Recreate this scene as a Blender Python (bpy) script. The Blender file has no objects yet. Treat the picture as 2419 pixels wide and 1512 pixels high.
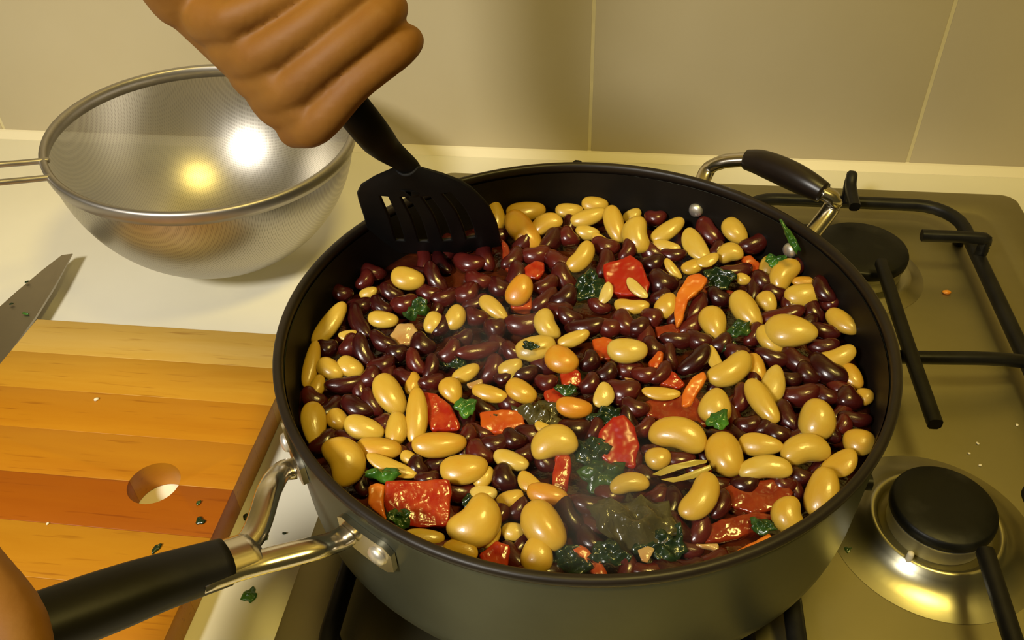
import bpy, bmesh, math, random
import numpy as np
from mathutils import Vector, Matrix, Quaternion, Euler

# ---------------------------------------------------------------- camera, world, lights, exposure
sc = bpy.context.scene
cd = bpy.data.cameras.new('camera'); cam = bpy.data.objects.new('camera', cd); sc.collection.objects.link(cam)
cam.matrix_world = Matrix([[0.991732, -0.059064, 0.113928, 0.015714], [0.124971, 0.646258, -0.752817, -0.330838], [-0.029163, 0.76083, 0.648296, 0.404465], [0.0, 0.0, 0.0, 1.0]])
cd.sensor_fit = 'HORIZONTAL'; cd.sensor_width = 36; cd.lens = 30.6683; cd.clip_start = .01; cd.clip_end = 50
sc.camera = cam
wd = bpy.data.worlds.new('kitchen_air'); sc.world = wd; wd.use_nodes = True
wd.node_tree.nodes['Background'].inputs['Color'].default_value = (1., .78, .25, 1)
wd.node_tree.nodes['Background'].inputs['Strength'].default_value = .06
def area(name, loc, to, size, power, col, shape='DISK'):
    l = bpy.data.lights.new(name, 'AREA'); l.shape = shape; l.size = size; l.energy = power; l.color = col
    o = bpy.data.objects.new(name, l); sc.collection.objects.link(o); o.location = loc
    o.rotation_euler = (Vector(to)-Vector(loc)).to_track_quat('-Z', 'Y').to_euler()
    return o
kl = bpy.data.lights.new('kitchen_lamp', 'SPOT'); kl.energy = 76.; kl.color = (1., .95, .86); kl.shadow_soft_size = .12
kl.spot_size = math.radians(58); kl.spot_blend = 1.
ko = bpy.data.objects.new('kitchen_lamp', kl); sc.collection.objects.link(ko); ko.location = (-.56, -.85, .98)
ko.rotation_euler = (Vector((-.31, .13, .02))-ko.location).to_track_quat('-Z', 'Y').to_euler()
area('ceiling_lamp', (.36, -.22, 1.42), (.15, .1, .0), .30, 10.5, (1., .77, .20))
sc.view_settings.view_transform = 'Standard'; sc.view_settings.look = 'None'
sc.view_settings.exposure = 0.; sc.view_settings.gamma = 1.; sc.view_settings.use_curve_mapping = False

# ---------------------------------------------------------------- measured places (mm / m in the kitchen)
SAUCE_Z = .0885
LH = {'dir': 226, 'zf': 0.103, 'a1': 217, 'a2': 234.5, 'grip0': (-0.1267, -0.1515, 0.1185), 'grip1': (-0.1592, -0.1839, 0.134), 'grip2': (-0.2095, -0.2341, 0.155)}
HH = {'left': [(0.0634, 0.1359, 0.106), (0.0687, 0.1568, 0.116), (0.0774, 0.1568, 0.124), (0.0926, 0.1528, 0.129)], 'grip': [(0.0915, 0.1523, 0.129), (0.0999, 0.1462, 0.1305), (0.1125, 0.135, 0.131), (0.1233, 0.1248, 0.1305), (0.1323, 0.1174, 0.129)], 'right': [(0.1315, 0.1182, 0.129), (0.1379, 0.1162, 0.126), (0.137, 0.1151, 0.118), (0.119, 0.0913, 0.106)], 'a_left': 65, 'a_right': 37.5, 'rivets': [(64.35, 0.1047), (38.21, 0.107)]}
SPAT = {'tip': (-0.0923, 0.0848, 0.0915), 'u': (-0.0289, -0.3825, 0.9235), 'w': (0.9964, 0.0623, 0.057), 'n': (0.0794, -0.9219, -0.3793), 'neck': (-0.093, 0.0512, 0.173), 'v': [0.0, 0.0077, 0.0154, 0.023, 0.0307, 0.0384, 0.0461, 0.0538, 0.0614, 0.0691, 0.0768, 0.0845, 0.0922], 'left': [-0.0396, -0.0385, -0.0373, -0.036, -0.0348, -0.0336, -0.0324, -0.0316, -0.0308, -0.03, -0.0282, -0.0183, -0.0034], 'right': [0.0397, 0.04, 0.0404, 0.0407, 0.041, 0.0406, 0.0398, 0.039, 0.0367, 0.0336, 0.0299, 0.0208, 0.007], 'handle': [(-0.0927, 0.0558, 0.1619), (-0.0931, 0.0497, 0.1767), (-0.1016, 0.0411, 0.1924), (-0.1064, 0.0293, 0.2122), (-0.1351, 0.0358, 0.2526), (-0.1983, 0.0502, 0.3414)]}
HANDS = {'right': ((-0.1116, 0.0305, 0.2194), (-0.5746, 0.1305, 0.808), (0.3553, -0.8636, 0.3578), 0.0, 0.3, (-0.12, -0.28, 0.9), 0.8, 1, True, 0.013), 'left': ((-0.176, -0.2007, 0.1402), (-0.6758, -0.6742, 0.2979), (-0.0131, 0.4151, 0.9097), 0.0, 0.22, (-0.5, -0.7, -0.2), 0.92, 1, False)}
SIEVE = {'loc': (-0.2924, 0.2038, 0.0012), 'rot': (0.0, 0.06981317007977318, 0.0), 'R': 0.1063, 'H': 0.1048, 'wires': [[(-0.3712, 0.1459, 0.112), (-0.3809, 0.1371, 0.115), (-0.3912, 0.1268, 0.119), (-0.4176, 0.1042, 0.127)], [(-0.3577, 0.1266, 0.111), (-0.3684, 0.1159, 0.115), (-0.3782, 0.1055, 0.119), (-0.4033, 0.083, 0.127)]], 'hook': [(-0.3477, 0.1229, 0.102), (-0.349, 0.1255, 0.096), (-0.3465, 0.1241, 0.091), (-0.3475, 0.1287, 0.09)]}
KNIFE = {'tip': (-0.4068, 0.1745, 0.0105), 'outline': [(-0.4068, 0.1745, 0.6, 0.0), (-0.4147, 0.1721, 0.8, 0.0), (-0.4199, 0.1524, 0.9, 0.0), (-0.425, 0.1258, 0.9, 0.0), (-0.4276, 0.1077, 0.9, 0.0), (-0.4376, 0.0477, 0.9, 0.0), (-0.4376, 0.0027, 0.9, 0.0), (-0.4156, -0.0023, 0.0, 0.0), (-0.4016, 0.0027, 0.0, 0.0), (-0.3901, 0.0466, 0.0, 0.0), (-0.3922, 0.0734, 0.0, 0.0), (-0.3937, 0.0974, 0.0, 0.0), (-0.3988, 0.1333, 0.0, 0.0)], 'handle': [(-0.4116, 0.0077, 0.0105), (-0.4136, -0.0423, 0.0105), (-0.4176, -0.1223, 0.0115)]}
STEAM = [(0.0191, -0.1036, 0.112, 0.05, 0.045, 0.026, 16.0, 'thin steam veil over the wilted leaves near the front rim'), (-0.0423, -0.0064, 0.112, 0.038, 0.036, 0.024, 14.0, 'thin steam veil over the dark beans in mid pan')]
# mesh, x, y, z, rotation, length, width, thickness, tone, label
BUTTER = [
 ('t0', -61.4, 125.2, 97.7, 0.027, -0.496, 1.776, 24.6, 12.0, 7.9, 0.5, 'medium oval butter bean, nearest behind and left of the small red tomato cube'),
 ('o1', -42.3, 129.4, 99.3, 0.459, 0.032, 0.287, 25.4, 13.8, 9.1, 0.6, 'medium slender butter bean, third straight behind the small red tomato cube'),
 ('o0', -41.4, 107.5, 100.0, 0.191, 0.409, -0.797, 31.1, 17.0, 11.2, 0.8, 'large oval butter bean, nearest straight behind the small red tomato cube'),
 ('k1', -27.8, 112.5, 101.1, -0.462, 0.311, -2.737, 20.6, 12.9, 8.5, 0.6, 'medium oval butter bean, nearest behind and left of the dark leaf knot'),
 ('o0', -15.4, 134.7, 97.8, 0.53, 0.072, 0.191, 18.0, 10.9, 7.2, 0.4, 'medium oval butter bean, third behind and right of the small red tomato cube'),
 ('o1', 0.5, 141.0, 99.1, 0.641, 0.096, 0.069, 17.3, 11.1, 7.3, 0.5, 'small oval butter bean, third to the left of the bare inner rivet'),
 ('o0', -2.8, 126.0, 99.5, 0.569, -0.208, 0.334, 23.3, 11.4, 7.6, 0.4, 'medium slender butter bean, fourth behind and left of the smooth red tomato corner'),
 ('o1', 13.9, 119.4, 99.4, 0.16, 0.501, -1.218, 26.3, 12.4, 8.2, 0.5, 'medium slender butter bean, second straight behind the smooth red tomato corner'),
 ('k0', 27.9, 106.9, 100.9, 0.274, 0.555, -1.323, 24.0, 16.3, 10.8, 0.4, 'medium oval butter bean, nearest straight behind the smooth red tomato corner'),
 ('o1', 45.9, 115.5, 99.4, 0.289, -0.345, 0.619, 24.5, 11.5, 7.6, 0.4, 'medium slender butter bean, nearest in front and left of the bare inner rivet'),
 ('o0', -2.6, 113.9, 96.1, 0.604, 0.131, -0.034, 15.3, 9.5, 6.3, 0.3, 'small oval butter bean, nearest behind and right of the small red tomato cube'),
 ('h1', 5.6, 103.7, 99.2, 0.531, 0.33, -0.353, 11.5, 6.4, 2.7, 0.4, 'small slender butter bean, second behind and left of the smooth red tomato corner'),
 ('k0', -5.0, 82.6, 100.4, 0.393, -0.471, 0.924, 22.1, 12.4, 8.2, 0.5, 'medium oval butter bean, nearest straight behind the dark leaf knot'),
 ('o1', 24.3, 137.4, 94.4, 0.322, -0.361, 0.481, 12.8, 9.2, 6.1, 0.3, 'small oval butter bean, nearest to the left of the bare inner rivet'),
 ('h0', 45.4, 101.0, 98.2, 0.598, 0.06, -0.28, 16.9, 8.0, 3.4, 0.3, 'medium slender butter bean, nearest behind and right of the smooth red tomato corner'),
 ('o1', 85.1, 111.5, 104.0, 0.214, 0.399, -0.938, 18.8, 13.7, 9.0, 0.4, 'medium oval butter bean, nearest in front and right of the bare inner rivet'),
 ('h0', 62.7, 102.4, 98.9, 0.306, 0.307, -1.05, 26.0, 13.3, 5.6, 0.3, 'medium oval butter bean, nearest directly in front of the bare inner rivet'),
 ('h1', 68.4, 85.2, 100.9, 0.404, -0.267, 0.438, 14.1, 7.9, 3.3, 0.4, 'small slender butter bean, nearest behind and left of the dark curled leaf'),
 ('k0', 81.8, 95.2, 98.6, -0.369, 0.253, -2.958, 15.5, 12.8, 8.4, 0.4, 'small oval butter bean, nearest straight behind the dark curled leaf'),
 ('o1', 60.3, 83.5, 96.8, 0.363, -0.171, 0.417, 14.3, 9.3, 6.1, 0.6, 'small oval butter bean, nearest straight behind the long orange pepper strip'),
 ('h0', 48.6, 77.3, 99.2, 0.336, 0.461, -0.785, 14.9, 6.1, 2.5, 0.4, 'small slender butter bean, nearest behind and left of the long orange pepper strip'),
 ('o1', -37.0, 48.3, 100.3, 0.259, -0.514, 1.127, 19.4, 14.5, 9.5, 0.9, 'medium oval butter bean, nearest in front and left of the small red tomato cube'),
 ('h0', 11.1, 51.3, 99.2, 0.105, -0.59, 1.235, 13.6, 7.2, 3.0, 0.1, 'small slender butter bean, nearest in front and right of the dark leaf knot'),
 ('h1', 28.4, 55.2, 100.9, 0.391, 0.288, -0.755, 16.5, 6.8, 2.9, 0.1, 'medium slender butter bean, nearest in front and right of the smooth red tomato corner'),
 ('k0', 25.8, 42.3, 98.8, 0.458, -0.104, -0.121, 19.5, 9.3, 6.1, 0.5, 'medium slender butter bean, nearest directly in front of the smooth red tomato corner'),
 ('t1', 44.7, 43.3, 99.4, 0.145, -0.521, 1.134, 15.6, 12.5, 8.2, 0.6, 'small round butter bean, nearest in front and left of the long orange pepper strip'),
 ('k0', 111.0, 75.2, 100.3, -0.275, 0.441, -2.212, 22.5, 14.3, 9.5, 0.5, 'medium oval butter bean, nearest in front and right of the bright leaf scrap'),
 ('o1', 102.6, 85.9, 97.8, -0.056, -0.537, 1.383, 13.1, 9.9, 6.5, 0.5, 'small round butter bean, nearest in front and left of the bright leaf scrap'),
 ('o0', 88.2, 73.9, 97.0, 0.589, 0.156, -0.281, 8.7, 7.1, 4.7, 0.4, 'small oval butter bean, nearest to the right of the dark curled leaf'),
 ('o1', 118.4, 57.0, 101.1, 0.591, -0.131, 0.195, 20.5, 13.7, 9.1, 0.4, 'medium oval butter bean, second behind and right of the ragged leaf piece'),
 ('o0', 122.6, 72.9, 98.3, 0.419, -0.069, -0.001, 16.0, 6.9, 4.6, 0.8, 'medium slender butter bean, second in front and right of the bright leaf scrap'),
 ('o1', 136.2, 36.8, 100.5, 0.484, 0.099, -0.817, 20.1, 11.0, 7.3, 0.5, 'medium oval butter bean, nearest in front and right of the rivet beside the herb stem'),
 ('o0', 87.0, 42.3, 100.3, 0.349, 0.344, -1.02, 24.8, 14.0, 9.2, 0.4, 'medium oval butter bean, nearest straight behind the ragged leaf piece'),
 ('t1', 99.6, 54.1, 96.8, 0.519, 0.372, -0.943, 13.4, 11.0, 7.3, 0.4, 'small round butter bean, nearest behind and right of the ragged leaf piece'),
 ('t0', 69.2, 31.2, 99.2, 0.255, 0.311, -1.286, 20.7, 14.0, 9.3, 0.5, 'medium oval butter bean, nearest to the left of the ragged leaf piece'),
 ('t1', 107.6, 22.9, 103.4, 0.439, -0.133, -0.199, 27.1, 18.6, 12.3, 0.35, 'large oval butter bean, nearest to the right of the ragged leaf piece'),
 ('o0', 98.2, 21.1, 98.6, 0.218, 0.289, -0.885, 18.5, 12.0, 7.9, 0.4, 'medium oval butter bean, nearest in front and right of the ragged leaf piece'),
 ('k1', 128.0, 9.5, 99.5, 0.418, -0.324, 0.251, 22.8, 11.0, 7.2, 0.4, 'medium slender butter bean, second to the right of the ragged leaf piece'),
 ('o0', 135.8, -0.4, 96.0, 0.299, 0.28, -1.127, 14.8, 10.8, 7.1, 0.7, 'medium oval butter bean, third in front and right of the ragged leaf piece'),
 ('o1', 139.6, -14.0, 96.1, 0.395, -0.234, -0.14, 8.8, 9.1, 6.0, 0.6, 'small round butter bean, third to the right of the leaf draped on a bean'),
 ('k0', 75.3, -5.4, 100.9, 0.283, -0.232, 0.662, 25.8, 14.4, 9.5, 0.4, 'large oval butter bean, nearest directly in front of the ragged leaf piece'),
 ('h1', 69.2, 4.1, 97.2, 0.314, 0.248, -1.183, 18.6, 7.0, 2.9, 0.3, 'medium slender butter bean, nearest behind and right of the short bent pepper strip'),
 ('o0', 89.0, -0.0, 96.8, 0.35, 0.399, -1.22, 17.3, 10.5, 6.9, 0.7, 'medium oval butter bean, second directly in front of the ragged leaf piece'),
 ('t1', 95.6, -13.9, 100.4, -0.001, -0.348, 1.332, 21.4, 11.9, 7.9, 0.25, 'medium oval butter bean, second behind and right of the leaf draped on a bean'),
 ('o0', 88.9, -27.9, 102.1, 0.284, 0.22, -1.077, 26.0, 11.5, 7.6, 0.45, 'large slender butter bean, nearest behind and right of the leaf draped on a bean'),
 ('t1', 67.1, -30.7, 99.2, 0.022, -0.475, 1.396, 18.6, 15.6, 10.3, 0.4, 'medium round butter bean, nearest straight behind the leaf draped on a bean'),
 ('o0', 112.2, -38.6, 102.8, -0.115, -0.511, 1.447, 20.4, 16.8, 11.1, 0.4, 'medium round butter bean, nearest to the right of the leaf draped on a bean'),
 ('k1', 48.6, -54.5, 101.9, -0.507, 0.046, 2.914, 26.7, 16.2, 10.7, 0.5, 'large oval butter bean, nearest straight behind the two split bean skins'),
 ('o0', 70.0, -61.9, 100.7, 0.114, 0.253, -1.255, 22.0, 16.7, 11.0, 0.6, 'large round butter bean, nearest directly in front of the leaf draped on a bean'),
 ('t1', 86.1, -54.5, 100.5, 0.521, -0.128, -0.134, 20.2, 11.0, 7.2, 0.45, 'medium slender butter bean, nearest in front and right of the leaf draped on a bean'),
 ('k0', 105.3, -57.0, 101.0, -0.378, 0.11, -2.875, 22.6, 14.3, 9.4, 0.4, 'large oval butter bean, nearest behind and right of the soft tomato pulp'),
 ('k1', 86.6, -69.5, 101.2, -0.442, 0.155, -3.103, 23.2, 11.1, 7.3, 0.3, 'large slender butter bean, nearest straight behind the soft tomato pulp'),
 ('o0', 40.0, -65.3, 98.7, 0.302, -0.092, 0.248, 12.0, 11.0, 7.3, 0.5, 'small round butter bean, nearest behind and left of the two split bean skins'),
 ('o1', 130.8, -47.1, 99.3, 0.428, -0.164, -0.048, 14.1, 13.0, 8.6, 0.6, 'medium round butter bean, second to the right of the leaf draped on a bean'),
 ('h0', 119.9, -61.0, 99.7, 0.1, -0.38, 0.542, 17.8, 12.0, 5.0, 0.6, 'medium oval butter bean, second behind and right of the soft tomato pulp'),
 ('o1', 109.3, -79.4, 101.0, -0.124, -0.436, 1.249, 22.7, 14.1, 9.3, 0.55, 'large oval butter bean, nearest to the right of the soft tomato pulp'),
 ('k0', 94.7, -93.5, 101.0, 0.143, 0.428, -1.307, 16.5, 13.6, 9.0, 0.5, 'medium round butter bean, nearest in front and right of the soft tomato pulp'),
 ('k1', 57.1, -87.9, 102.0, 0.127, -0.23, 1.049, 24.6, 13.6, 9.0, 0.5, 'large oval butter bean, nearest in front and right of the two split bean skins'),
 ('k0', 27.5, -82.0, 98.8, -0.301, 0.068, -2.873, 17.7, 9.7, 6.4, 0.4, 'medium slender butter bean, nearest in front and right of the crumpled green leaf clump'),
 ('k1', -7.3, -64.8, 101.8, -0.376, 0.19, -2.86, 21.9, 16.2, 10.7, 0.4, 'large oval butter bean, nearest behind and left of the crumpled green leaf clump'),
 ('o0', -26.3, -72.5, 97.8, 0.297, 0.061, -0.295, 17.4, 9.2, 6.1, 0.25, 'medium slender butter bean, nearest directly in front of the orange-faced tomato chunk'),
 ('h1', -12.1, -53.0, 99.2, 0.396, 0.141, -0.356, 12.1, 5.7, 2.4, 0.4, 'small slender butter bean, nearest to the right of the orange-faced tomato chunk'),
 ('o0', 0.0, -38.0, 99.4, 0.34, 0.148, 0.046, 17.9, 11.0, 7.3, 1.0, 'medium oval butter bean, nearest behind and left of the rounded red tomato chunk'),
 ('h1', 13.2, -28.1, 99.0, 0.244, -0.393, 1.281, 13.7, 10.2, 4.3, 0.2, 'small round butter bean, nearest in front and left of the white onion sliver'),
 ('h0', 41.5, -24.0, 99.2, 0.381, -0.023, -0.05, 19.0, 7.2, 3.0, 0.6, 'medium slender butter bean, nearest in front and right of the white onion sliver'),
 ('o1', 24.3, 2.0, 102.1, 0.509, -0.026, 0.013, 20.8, 13.6, 9.0, 0.3, 'medium oval butter bean, nearest straight behind the white onion sliver'),
 ('o0', -3.8, 11.1, 99.7, 0.497, -0.235, 0.405, 18.1, 8.4, 5.5, 0.4, 'medium slender butter bean, nearest to the right of the tiny leaf on a bean'),
 ('o1', -8.5, -6.8, 100.9, 0.292, 0.158, -0.481, 18.2, 14.9, 9.9, 0.9, 'medium round butter bean, nearest behind and left of the white onion sliver'),
 ('k0', -18.3, 22.4, 98.6, 0.084, 0.465, -1.013, 18.9, 12.6, 8.3, 0.3, 'medium oval butter bean, nearest behind and right of the tiny leaf on a bean'),
 ('o1', -23.0, 2.6, 99.3, 0.483, -0.127, 0.342, 21.7, 13.9, 9.2, 0.3, 'medium oval butter bean, nearest in front and right of the tiny leaf on a bean'),
 ('o0', -34.2, -12.9, 98.9, 0.425, -0.268, 0.449, 13.3, 9.3, 6.1, 0.3, 'small oval butter bean, nearest in front and left of the tiny leaf on a bean'),
 ('o1', -26.7, -28.9, 98.6, 0.25, 0.269, -0.416, 16.8, 11.6, 7.7, 0.7, 'medium oval butter bean, nearest behind and right of the orange-faced tomato chunk'),
 ('o0', -42.1, -31.2, 97.8, 0.343, 0.107, -0.161, 18.6, 9.2, 6.1, 0.6, 'medium slender butter bean, nearest in front and right of the pale onion flake'),
 ('t1', -60.9, -32.9, 99.4, 0.055, 0.413, -0.978, 15.1, 11.4, 7.5, 0.6, 'medium oval butter bean, nearest in front and left of the pale onion flake'),
 ('o0', -56.0, -19.1, 98.9, 0.382, -0.12, 0.666, 15.5, 8.7, 5.8, 0.4, 'medium oval butter bean, nearest behind and left of the pale onion flake'),
 ('t1', -49.0, 32.7, 98.8, 0.316, 0.302, -0.626, 21.1, 9.8, 6.5, 0.4, 'medium slender butter bean, nearest behind and left of the tiny leaf on a bean'),
 ('o0', -69.3, 23.7, 98.7, 0.154, -0.454, 1.34, 15.1, 11.6, 7.6, 0.4, 'small round butter bean, nearest to the right of the curled herb sprig'),
 ('o1', -80.4, 19.2, 97.7, 0.205, -0.416, 1.55, 13.4, 11.3, 7.5, 0.3, 'small round butter bean, nearest in front and right of the curled herb sprig'),
 ('o0', -108.5, 19.7, 97.7, 0.351, 0.111, 0.01, 17.1, 10.6, 7.0, 0.35, 'medium oval butter bean, nearest behind and left of the translucent onion piece'),
 ('o1', -101.9, 53.4, 100.3, 0.455, 0.228, -0.044, 19.8, 14.1, 9.3, 0.45, "medium oval butter bean, nearest in front and left of the spatula's lower edge"),
 ('o0', -123.1, 43.6, 96.3, 0.439, -0.171, 0.434, 10.8, 7.0, 4.6, 0.3, 'small oval butter bean, nearest behind and left of the curled herb sprig'),
 ('o1', -136.4, 12.2, 98.7, 0.282, -0.33, 1.154, 29.8, 11.0, 7.2, 0.4, 'large slender butter bean, nearest to the left of the curled herb sprig'),
 ('o0', -137.3, -18.9, 97.9, 0.188, -0.352, 1.597, 27.2, 8.5, 5.6, 0.5, 'large slender butter bean, third in front and left of the translucent onion piece'),
 ('h1', -125.0, 6.7, 96.5, 0.431, 0.059, 0.428, 10.3, 6.5, 2.7, 0.3, 'small oval butter bean, nearest to the left of the translucent onion piece'),
 ('o0', -126.3, -21.5, 97.7, 0.288, 0.306, -0.415, 15.7, 11.0, 7.3, 0.45, 'medium oval butter bean, second in front and left of the translucent onion piece'),
 ('o1', -116.8, -18.0, 96.7, 0.251, 0.342, -0.289, 14.8, 11.0, 7.3, 0.4, 'medium oval butter bean, nearest in front and left of the translucent onion piece'),
 ('o0', -130.3, -33.2, 96.2, 0.195, -0.308, 1.462, 13.4, 8.0, 5.3, 0.45, 'small oval butter bean, fourth in front and left of the translucent onion piece'),
 ('o1', -90.7, -38.1, 99.2, 0.051, 0.438, -0.849, 23.9, 14.2, 9.3, 0.5, 'large oval butter bean, second behind and left of the curved tomato wedge'),
 ('o0', -82.3, -26.5, 96.2, 0.26, -0.314, 1.583, 13.2, 8.2, 5.4, 0.7, 'small oval butter bean, nearest behind and left of the curved tomato wedge'),
 ('o1', -74.4, -52.5, 101.2, 0.081, -0.412, 1.7, 28.9, 10.8, 7.1, 0.6, 'large slender butter bean, nearest to the left of the curved tomato wedge'),
 ('o0', -82.7, -60.0, 99.4, 0.023, -0.316, 1.675, 17.8, 10.8, 7.1, 0.5, 'medium oval butter bean, nearest in front and left of the curved tomato wedge'),
 ('t1', -122.3, -61.9, 99.4, -0.173, 0.462, -1.267, 24.0, 12.1, 8.0, 0.4, 'large slender butter bean, third behind and left of the leaf under a bean skin'),
 ('o0', -112.6, -55.8, 97.8, 0.12, 0.392, -0.653, 12.4, 10.3, 6.8, 0.5, 'small round butter bean, second behind and left of the leaf under a bean skin'),
 ('o1', -97.9, -61.4, 99.4, 0.43, 0.286, -0.11, 19.9, 11.9, 7.8, 0.4, 'medium oval butter bean, second to the left of the curved tomato wedge'),
 ('o0', -60.2, -68.4, 100.3, 0.401, 0.093, 0.253, 25.5, 12.8, 8.5, 0.7, 'large slender butter bean, nearest directly in front of the curved tomato wedge'),
 ('k1', -101.5, -85.1, 102.7, -0.061, -0.436, 2.229, 23.8, 18.0, 11.9, 0.55, 'large round butter bean, nearest behind and left of the leaf under a bean skin'),
 ('o0', -87.5, -73.8, 100.4, 0.329, 0.155, 0.12, 20.9, 11.7, 7.7, 0.7, 'large slender butter bean, nearest straight behind the leaf under a bean skin'),
 ('h1', -79.4, -83.1, 99.9, 0.272, 0.242, -0.19, 25.3, 7.8, 3.3, 0.5, 'large slender butter bean, nearest behind and right of the leaf under a bean skin'),
 ('o0', -72.9, -75.5, 97.0, 0.418, 0.191, -0.39, 10.0, 6.7, 4.4, 0.4, 'small oval butter bean, nearest straight behind the large square tomato chunk'),
 ('o1', -46.2, -82.2, 100.9, 0.349, 0.004, 0.218, 21.9, 14.2, 9.4, 0.6, 'large oval butter bean, nearest behind and right of the large square tomato chunk'),
 ('o0', -37.3, -83.5, 97.9, 0.184, -0.274, 0.99, 11.2, 8.0, 5.3, 0.4, 'small oval butter bean, second directly in front of the orange-faced tomato chunk'),
 ('k1', -36.8, -111.4, 103.3, 0.369, -0.286, 0.876, 24.0, 19.9, 13.1, 0.55, 'large round butter bean, nearest behind and left of the tomato against the front rim'),
 ('o0', -29.9, -114.6, 98.9, 0.22, -0.345, 1.143, 12.3, 8.4, 5.6, 0.4, 'medium oval butter bean, nearest straight behind the tomato against the front rim'),
 ('k1', -40.9, -123.7, 98.9, -0.412, -0.028, 3.017, 15.2, 8.3, 5.5, 0.6, 'medium oval butter bean, nearest to the left of the tomato against the front rim'),
 ('o0', -7.4, -110.6, 102.8, 0.284, 0.316, -0.841, 23.5, 16.6, 11.0, 0.6, 'large oval butter bean, nearest behind and left of the veined leaf at the rim'),
 ('t1', -9.3, -121.8, 98.5, -0.038, -0.436, 1.575, 16.6, 13.4, 8.9, 0.6, 'medium round butter bean, nearest to the left of the veined leaf at the rim'),
 ('o0', -20.5, -109.9, 96.1, 0.373, 0.007, 0.109, 10.4, 8.3, 5.5, 0.3, 'small oval butter bean, nearest behind and right of the tomato against the front rim'),
 ('o1', -57.2, -117.9, 98.0, 0.318, 0.12, 0.083, 17.2, 7.2, 4.7, 0.4, 'medium slender butter bean, nearest directly in front of the large square tomato chunk'),
 ('o0', -23.8, -95.0, 98.9, 0.233, -0.123, 0.449, 12.3, 8.1, 5.4, 0.5, 'medium oval butter bean, second straight behind the tomato against the front rim'),
 ('h1', -16.0, -84.9, 98.1, 0.366, 0.172, -0.624, 13.9, 8.5, 3.6, 0.6, 'medium oval butter bean, nearest to the left of the crumpled green leaf clump'),
 ('o0', -8.0, -91.5, 99.5, 0.388, 0.034, -0.137, 18.3, 10.2, 6.7, 0.9, 'medium oval butter bean, nearest in front and left of the crumpled green leaf clump'),
 ('o1', -36.4, -90.7, 95.1, 0.28, -0.042, 0.069, 12.5, 8.2, 5.4, 0.1, 'medium oval butter bean, second to the right of the large square tomato chunk'),
]
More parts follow.
